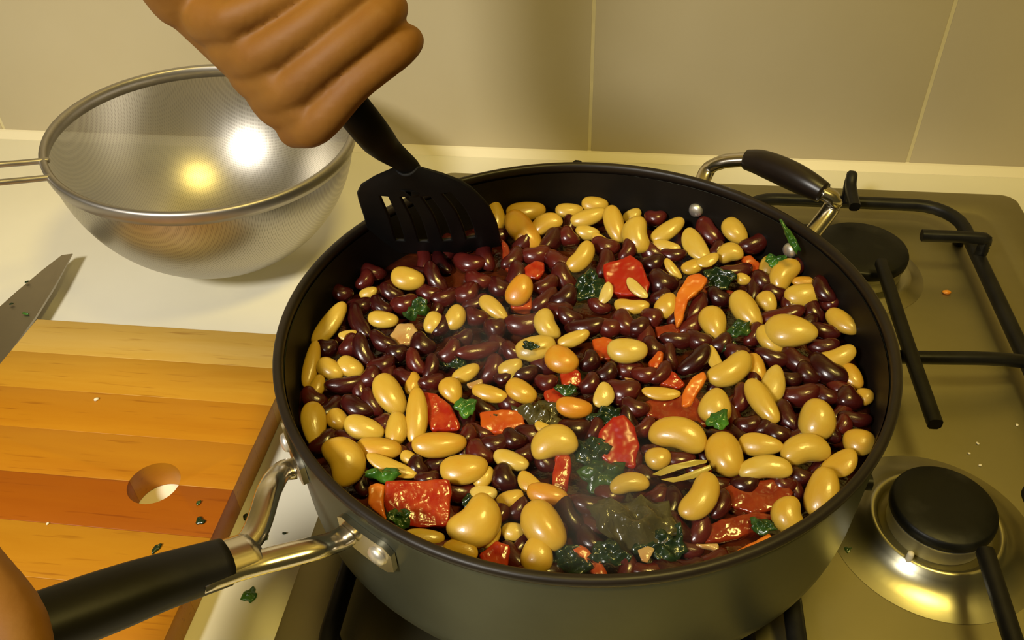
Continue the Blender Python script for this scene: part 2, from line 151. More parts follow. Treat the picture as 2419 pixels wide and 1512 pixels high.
KIDNEY = [
 ('r0', 72.0, 120.1, 96.5, 0.416, 0.342, -0.868, 23.2, 13.9, 11.4, 0.98, 'medium kidney bean, nearest in front and right of the bare inner rivet'),
 ('r1', 95.6, 103.5, 101.7, 0.529, -0.233, 0.467, 19.0, 11.6, 9.5, 0.41, 'medium kidney bean, nearest behind and left of the bright leaf scrap'),
 ('r2', 38.7, 134.0, 96.5, 0.511, -0.07, -0.024, 14.3, 11.0, 9.0, 0.9, 'small kidney bean, nearest to the left of the bare inner rivet'),
 ('r0', 9.0, 100.5, 96.5, 0.419, 0.122, -0.192, 18.2, 13.2, 10.8, 0.89, 'medium kidney bean, nearest straight behind the dark leaf knot'),
 ('r1', -24.7, 105.6, 96.5, 0.257, -0.189, 1.329, 25.8, 12.9, 10.6, 0.25, 'medium kidney bean, third straight behind the small red tomato cube'),
 ('r2', -13.3, 108.4, 96.5, 0.228, 0.446, -0.737, 14.6, 12.1, 9.9, 0.93, 'small kidney bean, second behind and right of the small red tomato cube'),
 ('r0', 49.1, 95.3, 96.5, 0.517, -0.068, -0.009, 16.2, 8.9, 7.3, 0.53, 'medium kidney bean, nearest behind and left of the dark curled leaf'),
 ('r1', 42.8, 68.2, 96.5, 0.351, 0.104, -0.599, 18.8, 16.6, 13.6, 0.18, 'medium kidney bean, nearest behind and left of the long orange pepper strip'),
 ('r2', 83.9, 81.7, 96.5, 0.532, -0.072, 0.269, 22.0, 11.1, 9.1, 0.6, 'large kidney bean, nearest behind and right of the dark curled leaf'),
 ('r0', 99.9, 74.4, 96.5, 0.428, 0.281, -0.404, 15.6, 11.7, 9.6, 0.43, 'medium kidney bean, nearest in front and left of the bright leaf scrap'),
 ('r1', 129.1, 58.3, 104.5, 0.172, 0.291, -1.139, 19.1, 10.8, 8.9, 0.23, 'medium kidney bean, nearest in front and right of the rivet beside the herb stem'),
 ('r2', 132.1, 53.2, 100.0, 0.259, -0.276, -0.264, 11.3, 9.3, 7.6, 0.81, 'small kidney bean, second in front and right of the rivet beside the herb stem'),
 ('r0', 124.5, 49.1, 96.5, 0.178, 0.394, -1.049, 15.5, 10.9, 9.0, 0.4, 'medium kidney bean, second to the right of the ragged leaf piece'),
 ('r1', 105.4, 43.8, 96.5, 0.286, -0.341, 0.096, 27.2, 11.6, 9.5, 0.82, 'large kidney bean, nearest behind and right of the ragged leaf piece'),
 ('r2', 127.9, 33.7, 96.5, 0.277, 0.122, -0.023, 17.7, 10.2, 8.4, 0.52, 'medium kidney bean, third to the right of the ragged leaf piece'),
 ('r0', 125.1, 21.7, 96.5, 0.404, -0.161, 0.043, 16.8, 9.3, 7.6, 0.54, 'medium kidney bean, fourth to the right of the ragged leaf piece'),
 ('r1', 59.9, 45.1, 96.5, -0.031, -0.351, 1.087, 24.0, 10.5, 8.6, 0.6, 'large kidney bean, nearest directly in front of the long orange pepper strip'),
 ('r2', 58.6, 4.1, 96.5, 0.089, -0.398, 0.771, 22.4, 10.6, 8.7, 0.01, 'large kidney bean, nearest straight behind the short bent pepper strip'),
 ('r0', 110.8, 9.0, 96.5, 0.562, 0.132, -0.671, 19.5, 11.0, 9.0, 0.47, 'large kidney bean, third in front and right of the ragged leaf piece'),
 ('r1', 98.3, 10.4, 96.5, 0.54, 0.05, -0.24, 18.8, 9.8, 8.1, 0.4, 'large kidney bean, second in front and right of the ragged leaf piece'),
 ('r2', 125.1, 3.5, 96.5, 0.305, 0.112, -0.693, 24.0, 14.0, 11.5, 0.04, 'large kidney bean, sixth in front and right of the ragged leaf piece'),
 ('r0', 105.7, -4.8, 96.5, 0.267, 0.031, 0.127, 12.4, 8.3, 6.8, 0.09, 'small kidney bean, fourth in front and right of the ragged leaf piece'),
 ('r1', 108.5, -15.5, 96.5, 0.383, -0.24, 0.103, 20.7, 11.9, 9.8, 0.73, 'large kidney bean, fourth behind and right of the leaf draped on a bean'),
 ('r2', 121.0, -14.9, 96.5, 0.378, 0.014, -0.65, 14.2, 10.2, 8.4, 0.53, 'medium kidney bean, sixth to the right of the leaf draped on a bean'),
 ('r0', 132.2, -16.1, 96.5, 0.174, 0.258, -0.91, 13.6, 13.2, 10.8, 0.28, 'medium kidney bean, eighth behind and right of the pepper slice along the rim'),
 ('r1', 132.6, -29.3, 96.5, 0.178, 0.066, -0.024, 16.3, 8.3, 6.8, 0.31, 'medium kidney bean, eighth behind and right of the soft tomato pulp'),
 ('r2', 101.6, -31.0, 96.5, 0.158, 0.181, -1.147, 19.1, 10.4, 8.5, 0.37, 'large kidney bean, fourth to the right of the leaf draped on a bean'),
 ('r0', 125.4, -34.4, 96.5, 0.192, -0.448, 0.977, 11.4, 8.6, 7.1, 0.83, 'small kidney bean, sixth behind and right of the soft tomato pulp'),
 ('r1', 95.1, -42.5, 96.5, 0.195, -0.063, -0.446, 14.3, 11.4, 9.3, 0.29, 'medium kidney bean, third to the right of the leaf draped on a bean'),
 ('r2', 81.9, -37.8, 96.5, 0.375, -0.245, 0.109, 13.4, 9.2, 7.5, 0.38, 'medium kidney bean, nearest to the right of the leaf draped on a bean'),
 ('r0', 79.5, -21.2, 96.5, -0.069, -0.304, 1.303, 17.7, 9.9, 8.1, 0.78, 'medium kidney bean, second behind and right of the leaf draped on a bean'),
 ('r1', 102.7, -67.0, 96.5, 0.146, 0.026, -0.342, 12.6, 8.8, 7.2, 0.25, 'medium kidney bean, second behind and right of the soft tomato pulp'),
 ('r2', -41.2, -67.9, 96.5, 0.08, 0.082, -0.751, 15.9, 11.6, 9.5, 0.92, 'medium kidney bean, third in front and left of the orange-faced tomato chunk'),
 ('r0', -67.8, -79.4, 96.5, 0.099, 0.425, -0.759, 12.0, 9.4, 7.7, 0.05, 'medium kidney bean, nearest to the right of the leaf under a bean skin'),
 ('r1', -27.5, -81.5, 96.5, 0.011, 0.255, -0.946, 14.5, 11.9, 9.8, 0.03, 'medium kidney bean, second directly in front of the orange-faced tomato chunk'),
 ('r2', -20.7, -98.0, 96.5, 0.301, -0.286, 1.158, 12.8, 9.9, 8.2, 0.44, 'medium kidney bean, second straight behind the tomato against the front rim'),
 ('r0', 2.4, -99.0, 96.5, 0.396, 0.281, -0.963, 18.8, 10.3, 8.4, 0.01, 'large kidney bean, second straight behind the veined leaf at the rim'),
 ('r1', -116.5, -29.7, 96.5, 0.415, 0.042, 0.339, 21.3, 9.0, 7.4, 0.34, 'large kidney bean, sixth in front and left of the translucent onion piece'),
 ('r2', -105.8, -45.0, 96.5, 0.103, 0.21, -0.277, 19.2, 11.7, 9.6, 0.19, 'large kidney bean, third straight behind the leaf under a bean skin'),
 ('r0', -129.3, -40.9, 96.5, 0.348, 0.3, -0.409, 14.5, 10.1, 8.3, 0.63, 'medium kidney bean, fifth behind and left of the leaf under a bean skin'),
 ('r1', -116.6, -68.8, 96.5, 0.265, -0.27, 0.818, 15.1, 9.5, 7.8, 0.37, 'medium kidney bean, third behind and left of the leaf under a bean skin'),
 ('r2', -105.8, -64.5, 96.5, 0.395, 0.041, -0.086, 14.1, 7.2, 5.9, 0.71, 'medium kidney bean, second behind and left of the leaf under a bean skin'),
 ('r0', -121.6, 18.8, 96.5, 0.202, 0.246, -0.984, 26.5, 10.0, 8.2, 0.15, 'large kidney bean, second behind and left of the translucent onion piece'),
 ('r1', -122.0, -1.4, 96.5, 0.046, -0.34, 1.24, 14.3, 12.3, 10.1, 0.65, 'medium kidney bean, nearest to the left of the translucent onion piece'),
 ('r2', -133.5, -4.1, 96.5, 0.477, 0.045, 0.143, 12.3, 11.6, 9.5, 0.02, 'small kidney bean, second to the left of the translucent onion piece'),
 ('r0', -112.4, -5.5, 96.5, 0.079, 0.556, -0.908, 22.4, 10.2, 8.4, 0.13, 'large kidney bean, second in front and left of the translucent onion piece'),
 ('r1', -104.8, 3.6, 96.5, 0.371, 0.237, -0.381, 18.1, 10.1, 8.3, 0.19, 'medium kidney bean, nearest in front and left of the translucent onion piece'),
 ('r2', -95.4, -3.9, 96.5, 0.476, 0.133, 0.24, 12.5, 10.8, 8.8, 0.07, 'small kidney bean, nearest directly in front of the translucent onion piece'),
 ('r0', -82.8, 3.3, 96.5, 0.344, 0.349, -0.52, 15.2, 12.9, 10.6, 0.13, 'medium kidney bean, nearest in front and right of the translucent onion piece'),
 ('r1', -83.3, -10.9, 96.5, 0.16, 0.463, -0.856, 17.4, 9.1, 7.5, 1.0, 'medium kidney bean, second directly in front of the translucent onion piece'),
 ('r2', -75.9, -14.4, 96.5, 0.154, -0.444, 1.446, 16.3, 8.1, 6.6, 0.34, 'medium kidney bean, second behind and left of the pale onion flake'),
 ('r0', -87.1, 60.7, 96.5, 0.179, 0.504, -0.863, 22.5, 10.8, 8.9, 0.34, "large kidney bean, nearest directly in front of the spatula's lower edge"),
 ('r1', -125.7, 63.4, 96.5, 0.154, 0.281, -0.116, 16.9, 10.7, 8.8, 0.64, "medium kidney bean, second to the left of the spatula's lower edge"),
 ('r2', -95.6, 65.3, 96.5, 0.497, -0.054, 0.016, 16.5, 8.8, 7.2, 0.22, "medium kidney bean, nearest in front and left of the spatula's lower edge"),
 ('r0', -67.7, 48.6, 96.5, 0.155, -0.237, 0.625, 16.3, 13.0, 10.6, 0.87, "medium kidney bean, second in front and right of the spatula's lower edge"),
 ('r1', -128.6, 55.1, 96.5, 0.321, -0.384, 1.224, 14.1, 9.9, 8.1, 0.84, 'small kidney bean, third behind and left of the curled herb sprig'),
 ('r2', -136.5, 38.1, 100.0, 0.251, 0.224, -0.169, 13.4, 10.6, 8.7, 0.38, 'small kidney bean, fourth to the left of the curled herb sprig'),
 ('r0', -31.8, 25.2, 96.5, 0.537, -0.009, 0.214, 22.8, 13.1, 10.7, 0.77, 'large kidney bean, nearest straight behind the tiny leaf on a bean'),
 ('r1', 1.4, 25.5, 96.5, 0.4, -0.221, 0.047, 22.9, 11.6, 9.5, 0.21, 'large kidney bean, second directly in front of the dark leaf knot'),
 ('r2', 14.5, 26.7, 96.5, 0.275, -0.002, 0.09, 15.3, 11.8, 9.6, 0.91, 'medium kidney bean, second to the right of the tiny leaf on a bean'),
 ('r0', 23.4, 30.3, 96.5, 0.098, 0.312, -0.826, 18.2, 12.7, 10.4, 0.81, 'medium kidney bean, nearest in front and right of the dark leaf knot'),
 ('r1', 50.7, 19.7, 96.5, 0.499, 0.03, 0.127, 19.6, 10.2, 8.4, 0.42, 'large kidney bean, third to the left of the ragged leaf piece'),
 ('r2', 37.0, 36.9, 96.5, 0.218, -0.042, 0.041, 12.9, 13.0, 10.7, 0.84, 'small kidney bean, second in front and left of the long orange pepper strip'),
 ('r0', -53.0, 1.4, 96.5, 0.441, 0.089, 0.5, 25.4, 9.3, 7.6, 1.0, 'large kidney bean, nearest straight behind the pale onion flake'),
 ('r1', -63.4, 9.1, 96.5, 0.449, -0.234, 0.616, 14.7, 10.3, 8.4, 0.39, 'medium kidney bean, second to the right of the translucent onion piece'),
 ('r2', -46.7, 20.4, 96.5, 0.461, 0.151, 0.268, 13.0, 13.4, 11.0, 0.46, 'small kidney bean, nearest behind and left of the tiny leaf on a bean'),
 ('r0', -15.4, -18.5, 96.5, 0.413, -0.098, -0.004, 12.1, 9.4, 7.7, 0.76, 'small kidney bean, nearest behind and right of the orange-faced tomato chunk'),
 ('r1', 4.8, -1.6, 96.5, 0.366, -0.392, 1.108, 13.0, 10.8, 8.9, 0.11, 'small kidney bean, nearest to the right of the tiny leaf on a bean'),
 ('r2', -12.4, 49.0, 96.5, 0.421, -0.4, 0.697, 18.7, 13.3, 10.9, 0.13, 'medium kidney bean, nearest in front and left of the dark leaf knot'),
 ('r0', -13.8, 37.7, 96.5, 0.303, -0.164, -0.109, 16.1, 12.0, 9.8, 0.61, 'medium kidney bean, nearest behind and right of the tiny leaf on a bean'),
 ('r1', -23.4, 59.6, 96.5, 0.487, -0.111, 0.739, 17.6, 10.8, 8.8, 0.74, 'medium kidney bean, nearest in front and right of the small red tomato cube'),
 ('r2', -41.8, 99.7, 96.5, 0.189, -0.574, 1.051, 20.6, 11.2, 9.2, 0.61, 'medium kidney bean, second straight behind the small red tomato cube'),
 ('r0', 22.7, -20.9, 96.5, 0.426, -0.162, -0.068, 18.8, 14.1, 11.5, 0.75, 'large kidney bean, nearest in front and left of the white onion sliver'),
 ('r1', 33.4, -8.3, 96.5, 0.293, -0.111, -0.021, 14.3, 9.6, 7.8, 0.99, 'medium kidney bean, nearest behind and right of the white onion sliver'),
 ('r2', -26.7, -13.4, 96.5, 0.468, -0.016, 0.329, 14.5, 9.3, 7.6, 0.14, 'medium kidney bean, nearest directly in front of the tiny leaf on a bean'),
 ('r0', -37.6, -18.2, 96.5, 0.307, -0.161, 0.179, 9.8, 6.8, 5.6, 0.3, 'small kidney bean, nearest to the right of the pale onion flake'),
 ('r1', 11.1, -92.4, 96.5, 0.234, 0.173, 0.016, 18.5, 10.5, 8.6, 0.41, 'large kidney bean, second directly in front of the crumpled green leaf clump'),
 ('r2', 37.4, -58.7, 96.5, 0.144, -0.004, 0.32, 10.9, 7.8, 6.4, 0.43, 'small kidney bean, nearest to the right of the rounded red tomato chunk'),
 ('r0', 48.9, -62.6, 96.5, 0.164, -0.021, 0.082, 16.8, 8.3, 6.8, 0.86, 'large kidney bean, nearest straight behind the two split bean skins'),
 ('r1', -32.0, 88.4, 96.5, 0.532, -0.112, 0.228, 19.1, 13.0, 10.7, 0.98, 'medium kidney bean, nearest straight behind the small red tomato cube'),
 ('r2', -17.7, 83.2, 96.5, 0.188, 0.139, -0.548, 19.3, 12.6, 10.3, 0.92, 'medium kidney bean, nearest behind and right of the small red tomato cube'),
 ('r0', -45.4, 82.9, 96.5, 0.437, -0.232, 1.074, 18.7, 11.0, 9.0, 0.6, 'medium kidney bean, nearest behind and left of the small red tomato cube'),
 ('r1', -62.3, 60.9, 96.5, 0.366, 0.104, -0.32, 17.3, 12.2, 10.0, 0.93, "medium kidney bean, nearest in front and right of the spatula's lower edge"),
 ('r2', -109.8, 44.9, 96.5, 0.457, 0.374, -0.275, 15.9, 9.7, 8.0, 0.2, 'medium kidney bean, second behind and left of the curled herb sprig'),
 ('r0', -79.0, 43.8, 96.5, 0.539, -0.027, 0.604, 17.6, 10.8, 8.9, 0.59, 'medium kidney bean, second behind and right of the curled herb sprig'),
 ('r1', -100.5, 36.2, 96.5, 0.201, -0.065, 0.425, 16.4, 12.2, 10.0, 0.85, 'medium kidney bean, nearest behind and left of the curled herb sprig'),
 ('r2', -58.5, 28.9, 96.5, 0.272, 0.087, -0.32, 15.9, 11.3, 9.3, 0.64, 'medium kidney bean, second behind and left of the tiny leaf on a bean'),
 ('r0', -105.8, -24.1, 96.5, 0.204, -0.384, 0.969, 13.6, 10.3, 8.5, 0.64, 'medium kidney bean, fourth in front and left of the translucent onion piece'),
 ('r1', -99.2, -41.5, 96.5, 0.025, 0.382, -0.856, 16.9, 9.2, 7.6, 0.6, 'medium kidney bean, second to the left of the curved tomato wedge'),
 ('r2', -86.4, -22.2, 96.5, 0.433, 0.136, -0.243, 14.6, 9.6, 7.9, 0.61, 'medium kidney bean, second behind and left of the curved tomato wedge'),
 ('r0', -68.3, -1.4, 96.5, 0.354, -0.42, 0.929, 16.0, 10.4, 8.6, 0.77, 'medium kidney bean, nearest behind and left of the pale onion flake'),
 ('r1', -72.9, -24.0, 96.5, 0.287, 0.158, 0.634, 14.8, 9.4, 7.7, 0.63, 'medium kidney bean, nearest straight behind the curved tomato wedge'),
 ('r2', -101.6, -14.2, 96.5, 0.311, -0.087, 0.515, 15.6, 10.8, 8.9, 0.46, 'medium kidney bean, third in front and left of the translucent onion piece'),
 ('r0', -76.6, 18.3, 96.5, 0.3, -0.315, 1.221, 13.5, 9.1, 7.4, 0.1, 'small kidney bean, nearest in front and right of the curled herb sprig'),
 ('r1', -34.0, 1.9, 96.5, 0.339, 0.345, -0.309, 15.8, 10.3, 8.5, 0.68, 'medium kidney bean, nearest in front and left of the tiny leaf on a bean'),
 ('r2', 13.8, -9.6, 96.5, 0.318, -0.384, 0.693, 14.1, 10.1, 8.3, 0.08, 'medium kidney bean, nearest behind and left of the white onion sliver'),
 ('r0', -7.7, 33.5, 96.5, 0.403, 0.279, -0.257, 16.5, 10.3, 8.5, 0.4, 'medium kidney bean, second in front and left of the dark leaf knot'),
 ('r1', 41.6, 54.6, 96.5, 0.244, -0.323, 0.51, 13.0, 10.3, 8.5, 0.34, 'small kidney bean, nearest to the left of the long orange pepper strip'),
 ('r2', 29.1, 28.0, 96.5, 0.218, -0.265, 0.319, 14.8, 11.7, 9.6, 0.33, 'medium kidney bean, second directly in front of the smooth red tomato corner'),
 ('r0', 38.2, 11.9, 96.5, 0.29, 0.283, -0.626, 14.6, 11.4, 9.3, 0.45, 'medium kidney bean, second behind and right of the white onion sliver'),
 ('r1', 50.7, 40.6, 96.5, -0.092, -0.261, 1.126, 18.3, 10.1, 8.2, 0.31, 'medium kidney bean, nearest in front and left of the long orange pepper strip'),
 ('r2', 61.3, 20.7, 96.5, 0.281, -0.023, -0.458, 15.9, 11.2, 9.2, 0.46, 'medium kidney bean, nearest to the left of the ragged leaf piece'),
 ('r0', 72.1, 18.4, 96.5, 0.265, -0.393, 0.554, 14.7, 10.2, 8.3, 0.3, 'medium kidney bean, nearest in front and left of the ragged leaf piece'),
 ('r1', 80.4, 12.6, 96.5, 0.189, 0.015, -0.282, 14.2, 10.6, 8.7, 0.54, 'medium kidney bean, nearest directly in front of the ragged leaf piece'),
 ('r2', 90.1, 26.8, 96.5, 0.331, -0.386, 1.042, 15.5, 9.7, 7.9, 0.79, 'medium kidney bean, nearest in front and right of the ragged leaf piece'),
 ('r0', 118.8, 39.7, 96.5, 0.265, -0.219, 0.56, 15.2, 9.3, 7.6, 0.0, 'medium kidney bean, nearest to the right of the ragged leaf piece'),
 ('r1', 112.7, 53.5, 96.5, 0.49, 0.307, -0.36, 12.6, 9.9, 8.1, 0.68, 'small kidney bean, second directly in front of the bright leaf scrap'),
 ('r2', 88.6, -39.9, 96.5, 0.272, -0.514, 0.58, 10.8, 7.9, 6.5, 0.13, 'small kidney bean, second to the right of the leaf draped on a bean'),
 ('r0', 103.6, -43.7, 96.5, 0.39, -0.301, 0.29, 12.9, 8.7, 7.2, 0.46, 'medium kidney bean, fourth behind and right of the soft tomato pulp'),
 ('r1', 119.5, -39.5, 96.5, 0.387, 0.192, -0.943, 13.3, 8.8, 7.2, 0.19, 'medium kidney bean, fifth behind and right of the soft tomato pulp'),
 ('r2', 94.8, -72.2, 96.5, 0.195, 0.111, -0.263, 12.2, 9.3, 7.7, 0.88, 'medium kidney bean, nearest behind and right of the soft tomato pulp'),
 ('r0', 78.2, -73.9, 96.5, 0.323, -0.198, 0.271, 13.5, 9.3, 7.6, 0.07, 'medium kidney bean, nearest behind and left of the soft tomato pulp'),
 ('r1', 66.5, -86.7, 96.5, 0.064, -0.229, 1.228, 15.4, 8.3, 6.8, 0.57, 'medium kidney bean, nearest to the left of the soft tomato pulp'),
 ('r2', 41.4, -6.9, 96.5, 0.275, -0.182, 0.985, 16.0, 8.8, 7.3, 0.69, 'medium kidney bean, nearest to the right of the white onion sliver'),
 ('r0', 29.1, -31.9, 96.5, 0.482, 0.095, -0.298, 14.7, 10.1, 8.3, 0.57, 'medium kidney bean, nearest directly in front of the white onion sliver'),
 ('r1', 33.4, -45.3, 96.5, 0.393, -0.2, 0.79, 13.9, 8.7, 7.1, 0.99, 'medium kidney bean, nearest behind and right of the rounded red tomato chunk'),
 ('r2', -35.2, -61.5, 96.5, 0.293, 0.056, 0.382, 15.2, 10.3, 8.5, 0.36, 'medium kidney bean, nearest directly in front of the orange-faced tomato chunk'),
 ('r0', -26.6, -58.0, 96.5, 0.027, 0.215, -0.401, 13.1, 10.3, 8.4, 0.14, 'medium kidney bean, nearest in front and right of the orange-faced tomato chunk'),
 ('r1', 5.8, -18.0, 96.5, 0.149, -0.461, 0.864, 13.0, 9.8, 8.0, 0.56, 'medium kidney bean, nearest to the left of the white onion sliver'),
 ('r2', -49.7, -59.0, 96.5, 0.1, -0.196, 1.236, 13.3, 9.0, 7.4, 0.8, 'medium kidney bean, second directly in front of the folded bright leaf square'),
 ('r0', -91.6, -55.0, 96.5, 0.124, -0.209, 0.628, 11.9, 10.7, 8.8, 0.64, 'small kidney bean, nearest to the left of the curved tomato wedge'),
 ('r1', -125.1, 32.1, 96.5, 0.274, -0.06, 0.29, 15.5, 11.4, 9.3, 0.08, 'medium kidney bean, second to the left of the curled herb sprig'),
 ('r2', -113.2, 33.1, 96.5, 0.255, 0.24, -0.589, 16.1, 9.5, 7.8, 0.1, 'medium kidney bean, nearest to the left of the curled herb sprig'),
 ('r0', 21.7, 97.2, 96.5, 0.188, -0.456, 1.275, 17.1, 9.9, 8.1, 0.7, 'medium kidney bean, nearest straight behind the smooth red tomato corner'),
 ('r1', 36.8, 85.8, 96.5, 0.291, -0.295, 0.278, 16.1, 12.1, 9.9, 0.11, 'medium kidney bean, nearest behind and right of the smooth red tomato corner'),
 ('r2', 74.1, 101.7, 96.5, 0.202, -0.523, 1.023, 14.6, 9.9, 8.1, 0.44, 'small kidney bean, nearest straight behind the dark curled leaf'),
 ('r0', 104.7, 64.0, 96.5, 0.501, 0.18, -0.242, 14.3, 10.6, 8.7, 0.32, 'medium kidney bean, nearest directly in front of the bright leaf scrap'),
 ('r1', 117.1, 80.7, 102.5, 0.249, -0.433, 1.022, 12.8, 7.8, 6.4, 0.28, 'small kidney bean, nearest in front and right of the bright leaf scrap'),
 ('r2', 74.2, 57.5, 96.5, 0.465, 0.229, -0.461, 15.3, 11.0, 9.0, 0.01, 'medium kidney bean, nearest directly in front of the dark curled leaf'),
 ('r0', -10.4, -70.6, 96.5, 0.24, 0.321, -0.545, 12.6, 8.8, 7.2, 0.25, 'medium kidney bean, nearest to the left of the crumpled green leaf clump'),
 ('r1', -20.6, -66.6, 96.5, 0.232, 0.039, 0.785, 14.0, 9.0, 7.4, 0.39, 'medium kidney bean, second to the left of the crumpled green leaf clump'),
 ('r2', -0.8, -93.7, 96.5, 0.236, -0.103, 0.458, 12.1, 8.5, 7.0, 0.82, 'medium kidney bean, nearest in front and left of the crumpled green leaf clump'),
 ('r0', -81.9, -70.1, 96.5, 0.43, 0.051, -0.185, 13.5, 7.8, 6.4, 0.86, 'medium kidney bean, nearest straight behind the leaf under a bean skin'),
 ('r1', -62.6, -85.8, 96.5, 0.251, 0.063, 0.381, 12.4, 9.1, 7.5, 0.32, 'medium kidney bean, nearest straight behind the large square tomato chunk'),
 ('r2', -27.8, -101.0, 96.5, -0.058, -0.163, 1.381, 11.8, 8.2, 6.7, 0.78, 'small kidney bean, nearest straight behind the tomato against the front rim'),
 ('r0', 58.2, -68.6, 96.5, 0.455, 0.099, -0.042, 12.5, 8.1, 6.6, 0.87, 'medium kidney bean, nearest to the right of the two split bean skins'),
 ('r1', 75.0, -66.9, 96.5, 0.123, -0.225, 0.554, 12.0, 8.4, 6.9, 0.69, 'medium kidney bean, second behind and left of the soft tomato pulp'),
 ('r2', 114.9, 0.1, 96.5, 0.228, 0.28, -0.889, 14.1, 10.2, 8.3, 0.22, 'medium kidney bean, fifth in front and right of the ragged leaf piece'),
 ('r0', 38.2, 101.1, 93.5, 0.541, 0.25, -0.233, 18.1, 12.6, 10.4, 0.78, 'medium kidney bean, nearest in front and left of the bare inner rivet'),
 ('r1', -18.4, -120.8, 93.5, 0.235, 0.136, -0.677, 17.6, 10.4, 8.5, 0.44, 'large kidney bean, nearest to the right of the tomato against the front rim'),
 ('r2', 93.2, 68.3, 93.5, 0.065, -0.319, 1.507, 18.9, 8.9, 7.3, 0.19, 'medium kidney bean, nearest in front and right of the dark curled leaf'),
 ('r0', 35.6, -71.9, 93.5, 0.091, 0.242, -0.524, 13.6, 9.9, 8.1, 0.3, 'medium kidney bean, nearest to the left of the two split bean skins'),
 ('r1', -0.7, -110.7, 93.5, -0.138, 0.445, -1.434, 16.9, 10.3, 8.4, 0.51, 'large kidney bean, nearest straight behind the veined leaf at the rim'),
 ('r2', 28.0, -64.9, 93.5, 0.242, -0.39, 1.333, 16.8, 9.6, 7.9, 0.85, 'large kidney bean, nearest in front and right of the rounded red tomato chunk'),
 ('r0', -47.3, -88.3, 93.5, 0.319, 0.212, 0.186, 17.4, 10.3, 8.4, 0.81, 'large kidney bean, nearest behind and right of the large square tomato chunk'),
 ('r1', -61.5, 87.8, 93.5, -0.051, 0.311, -1.256, 22.1, 11.6, 9.5, 0.64, 'medium kidney bean, nearest to the left of the small red tomato cube'),
 ('r2', 11.7, -108.1, 93.5, 0.127, 0.022, -0.757, 16.5, 9.8, 8.1, 0.08, 'large kidney bean, nearest behind and right of the veined leaf at the rim'),
 ('r0', -49.3, 59.1, 93.5, 0.137, 0.319, -0.273, 16.4, 12.5, 10.2, 0.42, 'medium kidney bean, second in front and left of the small red tomato cube'),
 ('r1', -49.8, -65.3, 93.5, 0.253, 0.259, -0.82, 18.0, 9.4, 7.7, 0.23, 'large kidney bean, second behind and right of the large square tomato chunk'),
 ('r2', -57.8, 111.3, 93.5, 0.42, -0.044, -0.028, 15.8, 11.7, 9.6, 0.59, 'medium kidney bean, second behind and left of the small red tomato cube'),
 ('r0', 8.9, 87.0, 93.5, 0.17, -0.37, 1.455, 21.7, 10.9, 9.0, 0.53, 'medium kidney bean, nearest behind and left of the smooth red tomato corner'),
 ('r1', 8.1, 47.7, 93.5, 0.374, 0.224, -0.346, 14.8, 8.9, 7.3, 0.84, 'medium kidney bean, nearest directly in front of the dark leaf knot'),
 ('r2', -120.7, -45.9, 93.5, 0.439, -0.036, 1.05, 19.1, 11.7, 9.6, 0.19, 'large kidney bean, fourth behind and left of the leaf under a bean skin'),
 ('r0', 32.8, 21.8, 93.5, -0.015, -0.423, 1.496, 19.1, 10.4, 8.6, 0.96, 'medium kidney bean, second straight behind the white onion sliver'),
 ('r1', -76.3, 100.6, 93.5, 0.321, -0.358, 0.835, 18.2, 11.2, 9.2, 0.2, "medium kidney bean, second behind and right of the spatula's lower edge"),
 ('r2', -23.0, 50.6, 93.5, 0.193, -0.152, 1.083, 21.8, 11.1, 9.1, 0.64, 'medium kidney bean, nearest directly in front of the small red tomato cube'),
 ('r0', -71.1, 81.8, 93.5, 0.316, -0.007, -0.182, 20.8, 12.7, 10.4, 0.98, "medium kidney bean, second to the right of the spatula's lower edge"),
 ('r1', -17.1, -113.9, 93.5, 0.294, -0.129, 1.192, 15.2, 8.5, 7.0, 0.29, 'medium kidney bean, nearest behind and right of the tomato against the front rim'),
 ('r2', 111.6, -59.2, 93.5, -0.07, -0.338, 1.035, 14.4, 8.4, 6.9, 0.51, 'medium kidney bean, third behind and right of the soft tomato pulp'),
 ('r0', -92.4, -87.4, 93.5, -0.133, 0.224, -1.343, 16.1, 8.3, 6.8, 0.15, 'medium kidney bean, nearest in front and left of the leaf under a bean skin'),
 ('r1', 57.4, 34.5, 93.5, 0.195, -0.283, 0.711, 19.0, 11.4, 9.3, 0.98, 'medium kidney bean, second directly in front of the long orange pepper strip'),
 ('r2', 49.4, -98.9, 93.5, 0.017, 0.279, -0.924, 16.2, 10.4, 8.5, 0.52, 'large kidney bean, nearest to the right of the largest wilted leaf'),
 ('r0', -18.6, -2.2, 93.5, 0.154, 0.206, -0.587, 18.9, 11.3, 9.3, 0.64, 'large kidney bean, nearest in front and right of the tiny leaf on a bean'),
 ('r1', 100.9, -72.7, 93.5, 0.092, 0.318, -1.213, 14.7, 9.4, 7.7, 0.58, 'medium kidney bean, nearest to the right of the soft tomato pulp'),
 ('r2', -83.2, 37.6, 93.5, 0.174, -0.352, 1.527, 16.9, 8.6, 7.1, 0.35, 'medium kidney bean, nearest to the right of the curled herb sprig'),
 ('r0', 24.9, -1.3, 93.5, 0.15, 0.076, -0.256, 17.1, 13.0, 10.7, 0.82, 'medium kidney bean, nearest straight behind the white onion sliver'),
 ('r1', -43.9, -53.0, 93.5, 0.423, 0.124, -0.321, 14.4, 9.2, 7.5, 0.67, 'medium kidney bean, nearest in front and left of the orange-faced tomato chunk'),
 ('r2', -87.4, 79.6, 93.5, 0.103, 0.171, -0.98, 21.4, 9.1, 7.5, 0.01, "medium kidney bean, nearest to the right of the spatula's lower edge"),
 ('r0', 69.2, -7.9, 93.5, 0.299, -0.393, 1.101, 14.7, 7.9, 6.5, 0.74, 'medium kidney bean, nearest to the right of the short bent pepper strip'),
